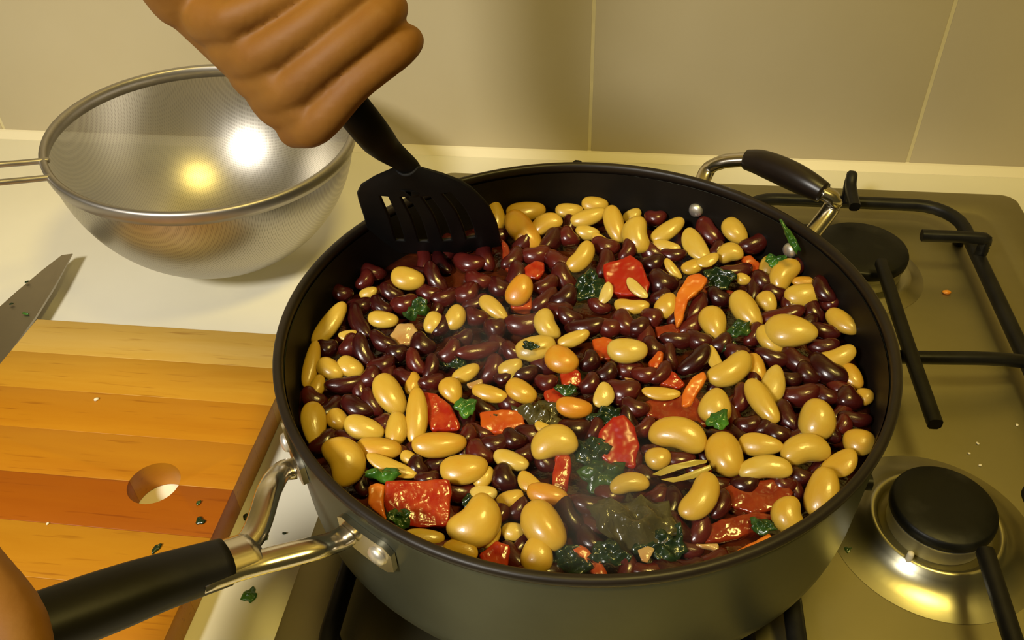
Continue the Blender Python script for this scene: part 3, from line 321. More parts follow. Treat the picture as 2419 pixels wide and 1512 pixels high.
 ('r1', -74.1, -65.4, 93.5, 0.396, -0.218, 0.877, 16.4, 9.5, 7.8, 0.46, 'large kidney bean, nearest behind and right of the leaf under a bean skin'),
 ('r2', -61.1, 43.0, 93.5, 0.572, -0.101, 0.665, 17.5, 10.6, 8.7, 0.54, 'medium kidney bean, second to the right of the curled herb sprig'),
 ('r0', 60.6, -42.6, 93.5, 0.301, 0.122, -0.72, 13.9, 8.0, 6.6, 0.06, 'medium kidney bean, nearest in front and left of the leaf draped on a bean'),
 ('r1', 66.5, -73.3, 93.5, 0.414, 0.071, -0.071, 15.2, 10.3, 8.4, 0.7, 'medium kidney bean, nearest in front and right of the two split bean skins'),
 ('r2', 27.0, -121.5, 93.5, -0.111, -0.285, 1.478, 14.6, 8.8, 7.2, 0.8, 'large kidney bean, nearest to the right of the veined leaf at the rim'),
 ('r0', 62.5, -113.8, 93.5, 0.02, -0.157, 0.558, 15.3, 9.6, 7.9, 0.67, 'large kidney bean, nearest in front and left of the pepper slice along the rim'),
 ('r1', 87.0, -6.5, 93.5, -0.022, -0.484, 1.328, 15.2, 9.3, 7.6, 0.35, 'medium kidney bean, second directly in front of the ragged leaf piece'),
 ('r2', -13.2, 71.1, 93.5, 0.221, 0.499, -0.869, 20.5, 13.5, 11.0, 0.65, 'large kidney bean, nearest behind and left of the dark leaf knot'),
 ('r0', -49.6, -103.9, 93.5, 0.217, 0.239, -0.721, 18.1, 11.3, 9.3, 0.85, 'large kidney bean, nearest in front and right of the large square tomato chunk'),
 ('r1', 35.8, -121.7, 93.5, 0.381, 0.001, 0.09, 16.1, 9.7, 8.0, 0.93, 'large kidney bean, second directly in front of the largest wilted leaf'),
 ('r2', -89.4, 50.5, 93.5, 0.385, 0.2, -0.061, 16.6, 11.0, 9.0, 0.7, 'medium kidney bean, nearest behind and right of the curled herb sprig'),
 ('r0', -19.4, -51.1, 93.5, 0.188, 0.104, 0.353, 18.0, 11.9, 9.8, 0.36, 'large kidney bean, second in front and right of the orange-faced tomato chunk'),
 ('r1', -13.6, -126.8, 93.5, 0.27, -0.316, 0.517, 15.3, 10.2, 8.4, 0.54, 'large kidney bean, nearest in front and right of the tomato against the front rim'),
 ('r2', 52.8, -117.5, 93.5, 0.36, -0.185, 0.157, 14.0, 8.6, 7.1, 0.23, 'large kidney bean, second to the left of the pepper slice along the rim'),
 ('r0', 45.1, -119.8, 93.5, 0.173, 0.057, -0.022, 15.4, 10.0, 8.2, 0.13, 'large kidney bean, second in front and right of the largest wilted leaf'),
 ('r1', 0.6, -46.1, 93.5, 0.319, -0.026, 0.111, 18.0, 12.3, 10.1, 0.24, 'large kidney bean, nearest behind and left of the crumpled green leaf clump'),
 ('r2', 68.9, -45.3, 93.5, 0.218, 0.007, -0.009, 14.4, 10.6, 8.7, 0.8, 'medium kidney bean, nearest directly in front of the leaf draped on a bean'),
 ('r0', -54.1, -44.8, 93.5, 0.125, -0.361, 1.616, 19.3, 11.1, 9.1, 0.32, 'large kidney bean, nearest directly in front of the folded bright leaf square'),
 ('r1', 126.2, -24.3, 93.5, 0.26, -0.187, 0.803, 18.2, 9.2, 7.5, 0.92, 'medium kidney bean, seventh behind and right of the soft tomato pulp'),
 ('r2', 46.0, -87.0, 93.5, 0.163, -0.265, 1.446, 18.7, 10.0, 8.2, 0.03, 'large kidney bean, nearest directly in front of the two split bean skins'),
 ('r0', 99.0, -47.0, 93.5, 0.44, -0.226, -0.074, 15.3, 8.9, 7.3, 0.5, 'medium kidney bean, nearest straight behind the soft tomato pulp'),
 ('r1', 27.0, -37.7, 93.5, 0.175, 0.475, -1.165, 17.1, 10.1, 8.3, 0.05, 'large kidney bean, nearest straight behind the rounded red tomato chunk'),
 ('r2', 76.9, -27.7, 93.5, 0.239, 0.133, -1.575, 20.1, 9.1, 7.4, 0.99, 'medium kidney bean, nearest behind and right of the leaf draped on a bean'),
 ('r0', -88.1, 92.9, 93.5, 0.366, -0.366, 1.407, 22.1, 12.4, 10.2, 0.51, "medium kidney bean, nearest behind and right of the spatula's lower edge"),
 ('r1', -45.2, -9.9, 93.5, 0.153, -0.469, 1.06, 18.5, 12.4, 10.2, 0.77, 'large kidney bean, nearest behind and right of the pale onion flake'),
 ('r2', -5.7, -125.8, 93.5, 0.388, 0.098, 0.059, 16.7, 10.1, 8.3, 0.11, 'large kidney bean, nearest in front and left of the veined leaf at the rim'),
 ('r0', 57.1, -98.1, 93.5, 0.094, -0.322, 1.437, 16.9, 9.6, 7.9, 0.94, 'large kidney bean, nearest behind and left of the pepper slice along the rim'),
 ('r1', 9.9, -46.3, 93.5, 0.294, -0.348, 1.121, 14.2, 8.4, 6.9, 0.51, 'medium kidney bean, nearest behind and left of the rounded red tomato chunk'),
 ('r2', -15.7, 123.1, 93.5, -0.103, -0.546, 1.419, 17.4, 10.0, 8.2, 0.39, 'medium kidney bean, third behind and right of the small red tomato cube'),
 ('r0', 19.5, -83.6, 93.5, 0.132, 0.07, 0.146, 14.8, 11.0, 9.0, 0.85, 'medium kidney bean, nearest directly in front of the crumpled green leaf clump'),
 ('r1', -93.9, -76.2, 93.5, 0.46, 0.003, 0.331, 14.5, 9.5, 7.8, 0.34, 'medium kidney bean, nearest behind and left of the leaf under a bean skin'),
 ('r2', 39.4, -82.5, 93.5, 0.113, -0.221, 0.686, 14.2, 9.2, 7.6, 0.68, 'medium kidney bean, nearest behind and right of the largest wilted leaf'),
 ('r0', -42.7, 69.3, 93.5, -0.061, -0.477, 1.386, 21.2, 12.6, 10.3, 0.55, 'medium kidney bean, nearest in front and left of the small red tomato cube'),
 ('r1', 129.9, -6.3, 93.5, 0.297, -0.043, -0.452, 14.4, 10.5, 8.6, 0.97, 'medium kidney bean, ninth in front and right of the ragged leaf piece'),
 ('r2', 79.2, -43.7, 93.5, 0.292, 0.04, -0.815, 16.6, 9.3, 7.6, 0.06, 'medium kidney bean, nearest in front and right of the leaf draped on a bean'),
 ('r0', 12.9, -100.8, 93.5, 0.187, -0.001, -0.372, 14.1, 8.7, 7.2, 0.59, 'medium kidney bean, nearest to the left of the largest wilted leaf'),
 ('r1', 53.2, -109.0, 93.5, 0.232, -0.023, -0.1, 13.1, 7.7, 6.3, 0.64, 'medium kidney bean, nearest in front and right of the largest wilted leaf'),
 ('r2', 62.0, -55.4, 93.5, 0.025, 0.286, -1.338, 14.9, 7.7, 6.3, 0.39, 'medium kidney bean, nearest behind and right of the two split bean skins'),
 ('r0', -99.7, 81.5, 93.5, -0.022, -0.246, 1.75, 19.9, 9.1, 7.4, 0.89, "medium kidney bean, nearest to the left of the spatula's lower edge"),
 ('r1', -66.8, 105.5, 93.5, 0.236, 0.372, -1.047, 21.9, 11.8, 9.7, 0.71, "medium kidney bean, third behind and right of the spatula's lower edge"),
 ('r2', -31.7, -31.4, 93.5, 0.202, 0.214, -0.06, 15.0, 11.5, 9.4, 0.59, 'medium kidney bean, nearest straight behind the orange-faced tomato chunk'),
 ('r0', -44.9, -36.5, 93.5, 0.422, 0.302, -0.511, 16.9, 9.9, 8.1, 0.16, 'medium kidney bean, nearest to the right of the folded bright leaf square'),
 ('r1', -42.4, 10.0, 93.5, 0.135, 0.28, -0.481, 15.3, 10.5, 8.6, 0.63, 'medium kidney bean, nearest to the left of the tiny leaf on a bean'),
 ('r2', -61.0, -74.2, 93.5, 0.507, -0.013, 0.59, 14.5, 9.2, 7.5, 0.08, 'medium kidney bean, nearest directly in front of the curved tomato wedge'),
 ('r0', 47.1, 8.8, 93.5, -0.002, 0.406, -1.295, 16.8, 8.8, 7.2, 0.59, 'medium kidney bean, second behind and left of the short bent pepper strip'),
 ('r1', -73.4, -31.6, 93.5, 0.211, 0.048, 0.234, 15.1, 10.1, 8.3, 0.27, 'medium kidney bean, nearest behind and left of the curved tomato wedge'),
 ('r2', -95.7, -19.7, 93.5, -0.121, 0.207, -1.241, 18.3, 9.8, 8.0, 0.6, 'medium kidney bean, third behind and left of the curved tomato wedge'),
 ('r0', -107.6, -31.6, 93.5, 0.009, 0.562, -1.082, 14.3, 8.2, 6.8, 0.62, 'medium kidney bean, third to the left of the curved tomato wedge'),
 ('r1', -51.2, -119.2, 93.5, 0.4, 0.078, -0.095, 16.0, 10.4, 8.6, 0.98, 'large kidney bean, nearest to the left of the tomato against the front rim'),
]
SLABS = [
 ('tomato_piece', 'tomato_smooth', (23.0, 63.5, 103.0), (-0.007, -0.398, 0.917), [(-15.0, 6.6, 2.7), (-5.6, 9.6, 4.1), (0.9, 13.7, 6.0), (7.3, 8.6, 3.8), (12.5, -3.6, -1.5), (11.4, -11.6, -4.9), (-0.2, -12.2, -5.3), (-11.6, -10.3, -4.6)], 9, 'smooth bright red tomato corner rising beside a dark wilted leaf'),
 ('tomato_piece', 'tomato', (-30.3, 70.3, 99.0), (0.04, -0.352, 0.935), [(-6.6, 1.4, 0.8), (-1.2, 6.0, 2.3), (5.3, 5.6, 1.9), (5.9, -0.7, -0.5), (2.0, -6.4, -2.5), (-5.4, -5.8, -1.9)], 8, 'small red tomato cube with one flat square face'),
 ('tomato_piece', 'tomato_orange', (-35.9, 45.0, 96.0), (0.034, -0.251, 0.967), [(-7.6, 4.6, 1.5), (5.5, 5.9, 1.3), (7.3, -4.8, -1.5), (-5.2, -5.5, -1.2)], 8, 'orange tomato piece half under a butter bean, nearest the small red cube'),
 ('tomato_piece', 'tomato', (-61.8, -104.2, 104.0), (0.128, -0.374, 0.919), [(-15.8, 5.9, 4.6), (0.3, 8.6, 3.4), (11.4, 10.9, 2.8), (13.6, 6.2, 0.6), (14.2, -7.9, -5.2), (1.6, -10.4, -4.5), (-10.1, -10.6, -2.9), (-15.3, -1.9, 1.3)], 13, 'large square red tomato chunk with an orange skin side by the long handle'),
 ('tomato_piece', 'tomato', (-63.2, -48.5, 100.0), (0.101, -0.36, 0.927), [(-10.2, 9.4, 4.8), (-3.9, 9.5, 4.1), (4.0, 4.7, 1.4), (10.1, -4.6, -2.9), (10.1, -7.2, -3.9), (-3.0, -9.2, -3.2), (-7.4, -2.1, -0.0)], 10, 'long curved red tomato wedge lying between upright pale beans'),
 ('tomato_piece', 'tomato_orange', (-32.5, -47.8, 97.0), (0.055, -0.325, 0.944), [(-13.2, 3.0, 1.8), (-3.2, 5.6, 2.1), (8.0, 6.7, 1.8), (10.7, -1.2, -1.0), (7.4, -6.7, -2.8), (-9.8, -7.1, -1.9)], 9, 'orange-faced tomato chunk just behind a dark red bean'),
 ('tomato_piece', 'tomato_smooth', (22.1, -58.6, 101.0), (-0.009, -0.393, 0.92), [(-9.6, 3.2, 1.3), (-3.9, 10.2, 4.3), (1.9, 11.8, 5.0), (7.0, 7.1, 3.1), (9.6, -1.2, -0.4), (7.8, -12.0, -5.0), (-3.6, -11.3, -4.9), (-9.3, -7.1, -3.1)], 10, 'rounded bright red tomato chunk pointing at the back wall'),
 ('tomato_piece', 'tomato_dull', (48.8, -31.5, 96.0), (-0.025, -0.222, 0.975), [(-18.1, 2.9, 0.2), (-7.5, 7.1, 1.4), (8.8, 10.4, 2.6), (14.3, 1.4, 0.7), (14.9, -8.9, -1.6), (0.7, -7.5, -1.7), (-13.4, -4.9, -1.5)], 8, 'wide dull red tomato piece behind the biggest crosswise bean'),
 ('tomato_piece', 'tomato', (-2.9, -15.6, 98.0), (0.018, -0.31, 0.951), [(-6.5, 1.5, 0.6), (-0.5, 6.2, 2.0), (4.5, 2.5, 0.7), (6.3, -4.6, -1.6), (-3.8, -5.5, -1.7)], 8, 'small red tomato piece under an orange butter bean'),
 ('tomato_piece', 'tomato', (-10.6, -26.3, 95.0), (0.023, -0.263, 0.965), [(-5.7, 1.2, 0.5), (-1.5, 5.6, 1.6), (6.2, 2.4, 0.5), (4.7, -4.7, -1.4), (-3.7, -4.4, -1.1)], 8, 'small wet red tomato piece beside an orange butter bean'),
 ('tomato_piece', 'tomato', (-2.4, -75.2, 97.0), (0.024, -0.34, 0.94), [(-4.1, 7.3, 2.7), (2.1, 9.8, 3.5), (4.1, 2.3, 0.7), (2.8, -10.0, -3.7), (-4.9, -8.9, -3.1)], 7, 'narrow upright red tomato strip beside the dark leaf clump'),
 ('tomato_piece', 'tomato', (-26.1, -123.9, 98.0), (0.07, -0.349, 0.935), [(-7.5, -0.6, 0.3), (-1.0, 6.0, 2.3), (5.9, 5.2, 1.5), (5.6, -4.6, -2.2), (-3.0, -5.7, -1.9)], 10, 'red tomato piece standing against the front rim'),
 ('tomato_piece', 'tomato_orange', (12.1, -121.0, 96.0), (0.005, -0.294, 0.956), [(-10.3, 4.9, 1.6), (-3.4, 6.7, 2.1), (4.8, 1.2, 0.3), (8.7, -5.5, -1.7), (2.7, -6.7, -2.1), (-2.9, -0.4, -0.1)], 6, 'orange red tomato strip sloping down to the front rim'),
 ('tomato_piece', 'tomato_dull', (83.6, -80.4, 97.0), (-0.062, -0.231, 0.971), [(-15.6, 3.0, -0.3), (-5.5, 7.4, 1.4), (10.7, 8.0, 2.6), (15.3, 2.3, 1.5), (11.6, -5.5, -0.6), (-2.7, -9.0, -2.3), (-14.1, -5.7, -2.3)], 9, 'soft dull red tomato pulp beneath the greenish kidney-shaped butter bean'),
 ('tomato_piece', 'tomato_dull', (73.4, -96.5, 95.0), (-0.054, -0.22, 0.974), [(-17.7, -2.4, -1.5), (-7.1, 2.8, 0.3), (9.0, 7.5, 2.2), (16.7, 6.0, 2.3), (13.8, 0.2, 0.8), (-0.3, -5.2, -1.2), (-14.3, -8.7, -2.8)], 8, 'long dull red tomato slice parallel to the front rim'),
 ('pepper_strip', 'pepper', (80.5, -105.4, 96.0), (-0.088, -0.307, 0.948), [(-8.8, -3.0, -1.8), (0.7, 2.1, 0.7), (5.9, 5.2, 2.2), (7.1, 2.3, 1.4), (2.3, -0.9, -0.1), (-7.2, -5.6, -2.5)], 5, 'orange pepper slice lying along the front rim'),
 ('tomato_piece', 'tomato', (46.6, -10.7, 96.0), (-0.026, -0.271, 0.962), [(-8.4, 5.1, 1.2), (1.1, 4.9, 1.4), (7.9, -1.8, -0.3), (4.3, -5.5, -1.4), (-5.1, -2.5, -0.9)], 7, 'slim red tomato strip beside the bent orange pepper strip'),
 ('tomato_piece', 'tomato_orange', (12.1, 10.7, 96.0), (0.003, -0.282, 0.959), [(-6.9, 4.0, 1.2), (-0.6, 6.5, 1.9), (5.5, 4.9, 1.4), (4.6, -7.6, -2.2), (-2.6, -7.6, -2.2)], 7, 'orange tomato piece tucked against a crosswise yellow bean'),
 ('tomato_piece', 'tomato_orange', (39.4, -1.2, 99.0), (-0.029, -0.4, 0.916), [(-4.5, -0.7, -0.5), (0.6, 6.0, 2.6), (3.8, 4.6, 2.1), (2.4, -3.7, -1.5), (-2.2, -6.0, -2.7)], 5, 'thin pointed orange tomato shard standing upright'),
 ('tomato_piece', 'tomato_orange', (94.5, 90.5, 96.0), (-0.067, -0.357, 0.932), [(-6.7, 4.8, 1.4), (-0.2, 6.1, 2.3), (5.1, 0.1, 0.4), (4.5, -6.1, -2.0), (-2.8, -4.8, -2.0)], 7, 'orange red tomato piece in front of a dark kidney bean by the far wall'),
 ('tomato_piece', 'tomato_dull', (-48.2, 82.3, 98.0), (0.055, -0.356, 0.933), [(-5.3, 12.4, 5.0), (-0.6, 8.7, 3.3), (4.6, -3.4, -1.6), (2.9, -10.4, -4.2), (-1.8, -6.8, -2.5)], 6, 'dull red tomato edge showing beside the spatula blade'),
 ('onion_piece', 'onion', (-94.5, 9.9, 97.0), (0.115, -0.357, 0.927), [(-8.2, -1.9, 0.3), (-4.5, 5.0, 2.5), (3.2, 7.2, 2.4), (7.6, 1.9, -0.2), (5.3, -4.9, -2.6), (-3.4, -7.1, -2.3)], 7, 'translucent brownish onion piece among dark kidney beans'),
 ('tomato_piece', 'tomato_dull', (72.5, 63.7, 94.0), (-0.037, -0.256, 0.966), [(-11.7, 2.9, 0.3), (0.1, 6.8, 1.8), (10.5, 2.2, 1.0), (8.0, -5.6, -1.2), (-7.1, -6.1, -1.9)], 7, 'dull red tomato piece in front of the far dark leaf'),
 ('tomato_piece', 'tomato_dull', (45.5, 27.2, 95.0), (-0.02, -0.245, 0.969), [(-7.3, 2.7, 0.5), (2.8, 5.4, 1.4), (7.7, 0.8, 0.4), (2.9, -4.7, -1.1), (-6.0, -4.2, -1.2)], 7, 'flat dull red tomato piece below the long pepper strip'),
 ('pepper_strip', 'pepper', (56.1, 45.7, 105.0), (-0.037, -0.345, 0.938), [(-6.6, 2.1, 0.5), (-0.6, 12.5, 4.6), (6.2, 15.2, 5.8), (11.0, 11.5, 4.6), (7.4, 5.0, 2.1), (0.2, -1.5, -0.6), (-2.6, -12.8, -4.8), (-6.3, -20.2, -7.7), (-8.2, -10.5, -4.2)], 6, 'long bent orange pepper strip with a pale end'),
 ('pepper_strip', 'pepper', (57.5, -20.5, 101.0), (-0.052, -0.386, 0.921), [(-5.7, -2.3, -1.3), (-0.2, 6.2, 2.6), (4.3, 8.8, 3.9), (6.3, 6.3, 3.0), (3.9, 1.1, 0.7), (-2.0, -9.3, -4.0), (-6.4, -10.4, -4.7)], 5, 'short bent orange pepper strip beside a red tomato slice'),
 ('onion_piece', 'onion', (-49.7, -26.1, 100.0), (0.065, -0.303, 0.951), [(-5.4, -1.3, -0.0), (0.9, 2.2, 0.6), (2.9, 3.1, 0.8), (3.8, -0.2, -0.3), (-2.1, -3.8, -1.1)], 3, 'small pale ragged onion flake beside a slender butter bean'),
 ('onion_piece', 'onion', (61.3, -109.6, 97.0), (-0.063, -0.305, 0.95), [(-6.7, 0.5, -0.3), (-2.0, 1.1, 0.2), (4.3, 2.0, 0.9), (3.9, -2.4, -0.5), (0.5, -1.2, -0.4)], 3, 'thin pale onion sliver near the front rim'),
 ('pepper_strip', 'pepper', (45.0, -98.0, 98.0), (-0.04, -0.318, 0.947), [(-2.3, 1.7, 0.5), (0.3, 3.6, 1.2), (1.6, -0.7, -0.2), (0.3, -4.6, -1.5)], 3, 'tiny orange pepper shard beside the large wilted leaf'),
 ('onion_piece', 'onion', (27.1, -16.4, 99.0), (-0.011, -0.31, 0.951), [(-4.1, 1.6, 0.5), (0.5, 1.2, 0.4), (4.1, -1.1, -0.3), (-0.5, -1.6, -0.5)], 2, 'tiny white onion sliver lying on a dark kidney bean'),
 ('bean_skin', 'skin', (50.0, -72.3, 102.0), (-0.046, -0.345, 0.937), [(-13.2, -3.8, -2.1), (-5.5, 0.2, -0.2), (5.5, 3.3, 1.5), (11.4, 3.8, 1.9), (11.0, 2.1, 1.3), (0.0, -1.0, -0.4), (-9.1, -4.6, -2.1)], 1.2, 'upper of two thin yellow green bean skins lying side by side'),
 ('bean_skin', 'skin', (53.0, -77.8, 104.0), (-0.05, -0.342, 0.938), [(-13.0, -2.8, -1.7), (-5.1, -1.1, -0.7), (4.0, 2.4, 1.1), (9.0, 4.6, 2.2), (9.8, 2.6, 1.5), (2.2, -1.7, -0.5), (-6.8, -3.9, -1.8)], 1.2, 'lower of two thin yellow green bean skins lying side by side'),
 ('bean_skin', 'skin', (-33.4, -17.4, 98.0), (0.061, -0.386, 0.921), [(-2.4, -0.8, -0.2), (0.4, 3.4, 1.4), (2.0, 0.4, 0.0), (0.0, -3.0, -1.3)], 1.2, 'tiny pale bean skin scrap beside a small pale bean'),
 ('onion_piece', 'onion', (26.9, -104.7, 99.0), (-0.012, -0.25, 0.968), [(-3.3, 3.8, 0.9), (-0.6, 2.5, 0.6), (2.6, -2.3, -0.6), (2.2, -3.8, -0.9), (-1.0, -0.2, -0.1)], 2, 'pale green stalk sliver lying on the large wilted leaf'),
 ('onion_piece', 'onion', (35.0, -117.2, 99.0), (-0.022, -0.24, 0.971), [(-3.6, 1.1, 0.2), (0.7, 3.5, 0.9), (3.8, 2.5, 0.7), (0.8, -3.8, -0.9), (-1.7, -3.2, -0.8)], 2, 'yellowish leaf stalk end poking out near the front rim'),
 ('pepper_strip', 'pepper', (-79.7, -105.7, 105.0), (0.157, -0.37, 0.916), [(-5.2, 4.7, 2.8), (-2.4, 6.4, 3.0), (2.4, 6.9, 2.4), (3.2, -1.4, -1.1), (5.9, -8.1, -4.3), (-0.2, -5.5, -2.2), (-3.8, -2.7, -0.4)], 5, 'flat orange pepper square pressed against the large tomato chunk'),
]
LEAVES = [
 ('leaf_dark', (2.1, 54.9, 101.0), (0.325, -0.339, 0.747), 19.3, 18.0, 'dark wilted leaf knot beside the smooth red tomato corner'),
 ('leaf_dark', (74.2, 68.6, 101.0), (0.363, 0.013, -0.183), 17.2, 14.6, 'dark curled leaf behind the long orange pepper strip'),
 ('leaf_bright', (105.6, 81.8, 106.0), (0.448, -0.128, 0.059), 12.1, 8.0, 'bright green leaf scrap lying on beans below the inner rivet'),
 ('leaf_bright', (110.2, 77.7, 124.0), (0.688, 0.653, -0.875), 20.5, 4.2, 'thin green herb stem stuck to the far pan wall'),
 ('leaf_mid', (82.2, 26.0, 101.0), (0.292, -0.233, 0.566), 12.9, 9.4, 'ragged green leaf piece at the foot of a slanting butter bean'),
 ('leaf_dark', (76.6, 14.9, 97.0), (0.209, 0.012, -0.417), 14.7, 9.7, 'dark leaf piece sunk behind a slanting kidney-shaped butter bean'),
 ('leaf_bright', (66.8, -47.4, 108.0), (0.28, -0.243, 0.649), 11.1, 8.8, 'glossy green leaf square draped on a butter bean'),
 ('leaf_bright', (-51.2, -47.0, 104.0), (0.477, 0.066, 0.161), 10.5, 9.7, 'folded bright green leaf square beside the curved tomato wedge'),
 ('leaf_bright', (-80.9, -91.0, 104.0), (0.329, 0.088, 0.174), 15.8, 6.8, 'green leaf tucked beneath a bean skin above the square tomato chunk'),
 ('leaf_mid', (-66.5, -117.9, 110.0), (0.308, 0.302, -0.415), 10.3, 8.1, 'green leaf scrap stuck on the square tomato chunk'),
 ('leaf_mid', (-90.9, 27.1, 101.0), (0.322, -0.241, 0.87), 15.9, 10.1, 'curled herb sprig lying on dark kidney beans'),
 ('leaf_dark', (-25.0, -4.0, 107.0), (0.089, -0.474, 1.393), 4.6, 8.3, 'tiny pointed leaf scrap lying on a pale butter bean'),
 ('leaf_murky', (-16.2, -42.1, 99.0), (0.205, 0.046, -0.051), 22.8, 13.8, 'murky stewed leaf spread behind a pale broken bean'),
 ('leaf_dark', (15.5, -39.3, 97.0), (0.307, -0.117, 0.274), 17.2, 10.2, 'dark leaf between the orange butter bean and red tomato'),
 ('leaf_dark', (9.0, -64.6, 100.0), (0.033, -0.332, 1.468), 14.6, 18.6, 'tall dark wilted leaf beside the rounded red tomato chunk'),
 ('leaf_mid', (14.9, -77.6, 99.0), (0.323, -0.137, 0.325), 19.7, 16.0, 'crumpled green leaf clump in front of the rounded tomato chunk'),
 ('leaf_murky', (31.1, -103.8, 101.0), (0.255, 0.059, -0.291), 38.3, 26.7, 'largest murky wilted leaf spread near the front rim'),
 ('leaf_dark', (4.6, -122.0, 97.0), (0.311, 0.051, -0.177), 16.7, 11.9, 'dark veined leaf pressed to the front rim'),
 ('leaf_mid', (83.4, -97.9, 99.0), (0.301, -0.063, -0.163), 11.0, 7.2, 'small dark green leaf beside the bean at the front rim'),
 ('leaf_dark', (41.7, -111.8, 99.0), (0.309, -0.096, 0.247), 22.0, 14.5, 'dark leaf at the front rim beside the pale onion sliver'),
 ('leaf_mid', (-4.7, -25.4, 99.0), (0.283, 0.052, 0.025), 11.3, 6.2, 'narrow green leaf bit behind the orange butter bean'),
 ('leaf_dark', (-64.2, -5.9, 95.0), (0.09, -0.226, 1.579), 11.6, 14.6, 'dark leaf piece sunk behind the slender slanting bean'),
 ('leaf_dark', (-40.2, -95.5, 96.0), (0.28, -0.054, 0.503), 11.3, 7.2, 'dark leaf scrap behind the broadest butter bean'),
 ('leaf_dark', (20.3, -118.2, 99.0), (0.338, 0.045, -0.12), 16.7, 10.1, 'dark leaf fold at the front rim below the large murky leaf'),
 ('leaf_murky', (-38.4, -46.0, 97.0), (0.314, -0.057, 0.284), 8.2, 5.4, 'little murky leaf bit above the orange-faced tomato chunk'),
]
SCRAPS = [
 ('leaf_dark', -199.2, -66.4, 19.5, 6, 4.5, -0.6, 'dark herb scrap on the chopping board near its right edge, below the finger hole'),
 ('leaf_mid', -204.9, -55.0, 19.5, 3.2, 2.4, 1.2, 'small faint green herb scrap on the board, just behind the dark one'),
 ('leaf_dark', -215.6, -85.8, 19.5, 6.5, 3.6, 1.2, 'dark herb scrap on the chopping board beside the pan grip'),
 ('leaf_dark', -184.2, -47.3, 0.0, 5.5, 4.5, 0.3, 'dark herb scrap on the worktop behind the handle bracket'),
 ('leaf_mid', -170.3, -60.4, 0.0, 6, 4.5, 0.9, 'green herb scrap on the worktop between the two bracket arms'),
 ('leaf_bright', -165.1, -95.9, 0.0, 8, 8.5, 0.2, 'square bright green herb leaf scrap on the worktop in front of the pan handle'),
 ('leaf_dark', -159.3, -56.4, 0.0, 2.4, 1.6, 0.2, 'tiny dark herb speck on the worktop under the bracket'),
 ('leaf_bright', -402.1, 100.0, 11.3, 5.5, 1.8, -0.1, 'bright green herb sliver stuck to the knife blade'),
 ('leaf_dark', -419.0, 109.5, 11.3, 3.0, 2.2, 0.5, 'dark herb speck on the knife blade, nearest the green sliver'),
 ('leaf_dark', -422.1, 135.3, 11.3, 3.0, 2.0, 0.8, 'dark herb speck at the edge of the knife blade'),
 ('leaf_mid', 149.4, -34.7, 0.3, 6, 4.5, 0.4, 'green herb scrap on the steel hob in the pan shadow'),
]
CRUMBS = [
 ('orange_crumb', 254.5, 196.7, 0.3, 2.3, 'orange food crumb on the steel hob by the rear burner'),
 ('crumb', -301.8, 15.8, 19.5, 1.3, 'pale crumb in the middle of the chopping board'),
 ('crumb', -282.4, -76.7, 19.5, 0.8, 'tiny pale crumb on the chopping board near the knuckles'),
 ('crumb', 237.6, 50.4, 0.3, 0.8, 'tiny white crumb on the hob behind the front burner, middle one'),
 ('crumb', 230.5, 41.7, 0.3, 0.7, 'tiny faint crumb on the hob, nearest behind the front burner cap'),
 ('crumb', 234.4, 33.0, 0.3, 0.8, 'tiny white crumb on the hob closest to the front burner'),
 ('crumb', 265.1, 68.0, 0.3, 0.9, 'tiny white crumb on the hob farthest from the front burner'),
]
# ---------------------------------------------------------------- helpers
C = bpy.context.scene.collection
V = Vector
rnd = random.Random(7)

def link(name, bm_or_me, m=None, parent=None, smooth=True):
    if isinstance(bm_or_me, bmesh.types.BMesh):
        me = bpy.data.meshes.new(name); bmesh.ops.recalc_face_normals(bm_or_me, faces=bm_or_me.faces[:])
        bm_or_me.to_mesh(me); bm_or_me.free()
    else:
        me = bm_or_me
    if m is not None and not me.materials: me.materials.append(m)
    if smooth:
        me.shade_smooth()
    o = bpy.data.objects.new(name, me); C.objects.link(o)
    if parent is not None: o.parent = parent
    return o

def tag(o, label=None, cat=None, group=None, kind=None):
    if label: o['label'] = label
    if cat: o['category'] = cat
    if group: o['group'] = group
    if kind: o['kind'] = kind
    return o

def empty(name, loc=(0,0,0), rot=(0,0,0)):
    o = bpy.data.objects.new(name, None); C.objects.link(o); o.location = loc; o.rotation_euler = rot
    o.empty_display_size = .01
    return o

def autosmooth(o, deg=35):
    me = o.data
    bm = bmesh.new(); bm.from_mesh(me)
    for e in bm.edges:
        if len(e.link_faces) == 2 and e.calc_face_angle(0) > math.radians(deg): e.smooth = False
    bm.to_mesh(me); bm.free()
    return o

def bm_box(x0, x1, y0, y1, z0, z1, bev=0, seg=2):
    bm = bmesh.new()
    bmesh.ops.create_cube(bm, size=1)
    for v in bm.verts:
        v.co = V(((x0+x1)/2+v.co.x*(x1-x0), (y0+y1)/2+v.co.y*(y1-y0), (z0+z1)/2+v.co.z*(z1-z0)))
    if bev: bmesh.ops.bevel(bm, geom=bm.edges[:], offset=bev, segments=seg, affect='EDGES', profile=.5)
    return bm

def bm_prism(pts, z0, z1, bev=0, seg=2, bm=None):
    "extruded outline in the xy plane"
    bm = bm or bmesh.new()
    lo = [bm.verts.new((x, y, z0)) for x, y in pts]; hi = [bm.verts.new((x, y, z1)) for x, y in pts]
    f = [bm.faces.new(lo[::-1]), bm.faces.new(hi)]
    n = len(pts)
    for i in range(n): f.append(bm.faces.new((lo[i], lo[(i+1) % n], hi[(i+1) % n], hi[i])))
    if bev:
        es = list(set(list(f[0].edges)+list(f[1].edges)))
        bmesh.ops.bevel(bm, geom=es, offset=bev, segments=seg, affect='EDGES', profile=.5)
    return bm

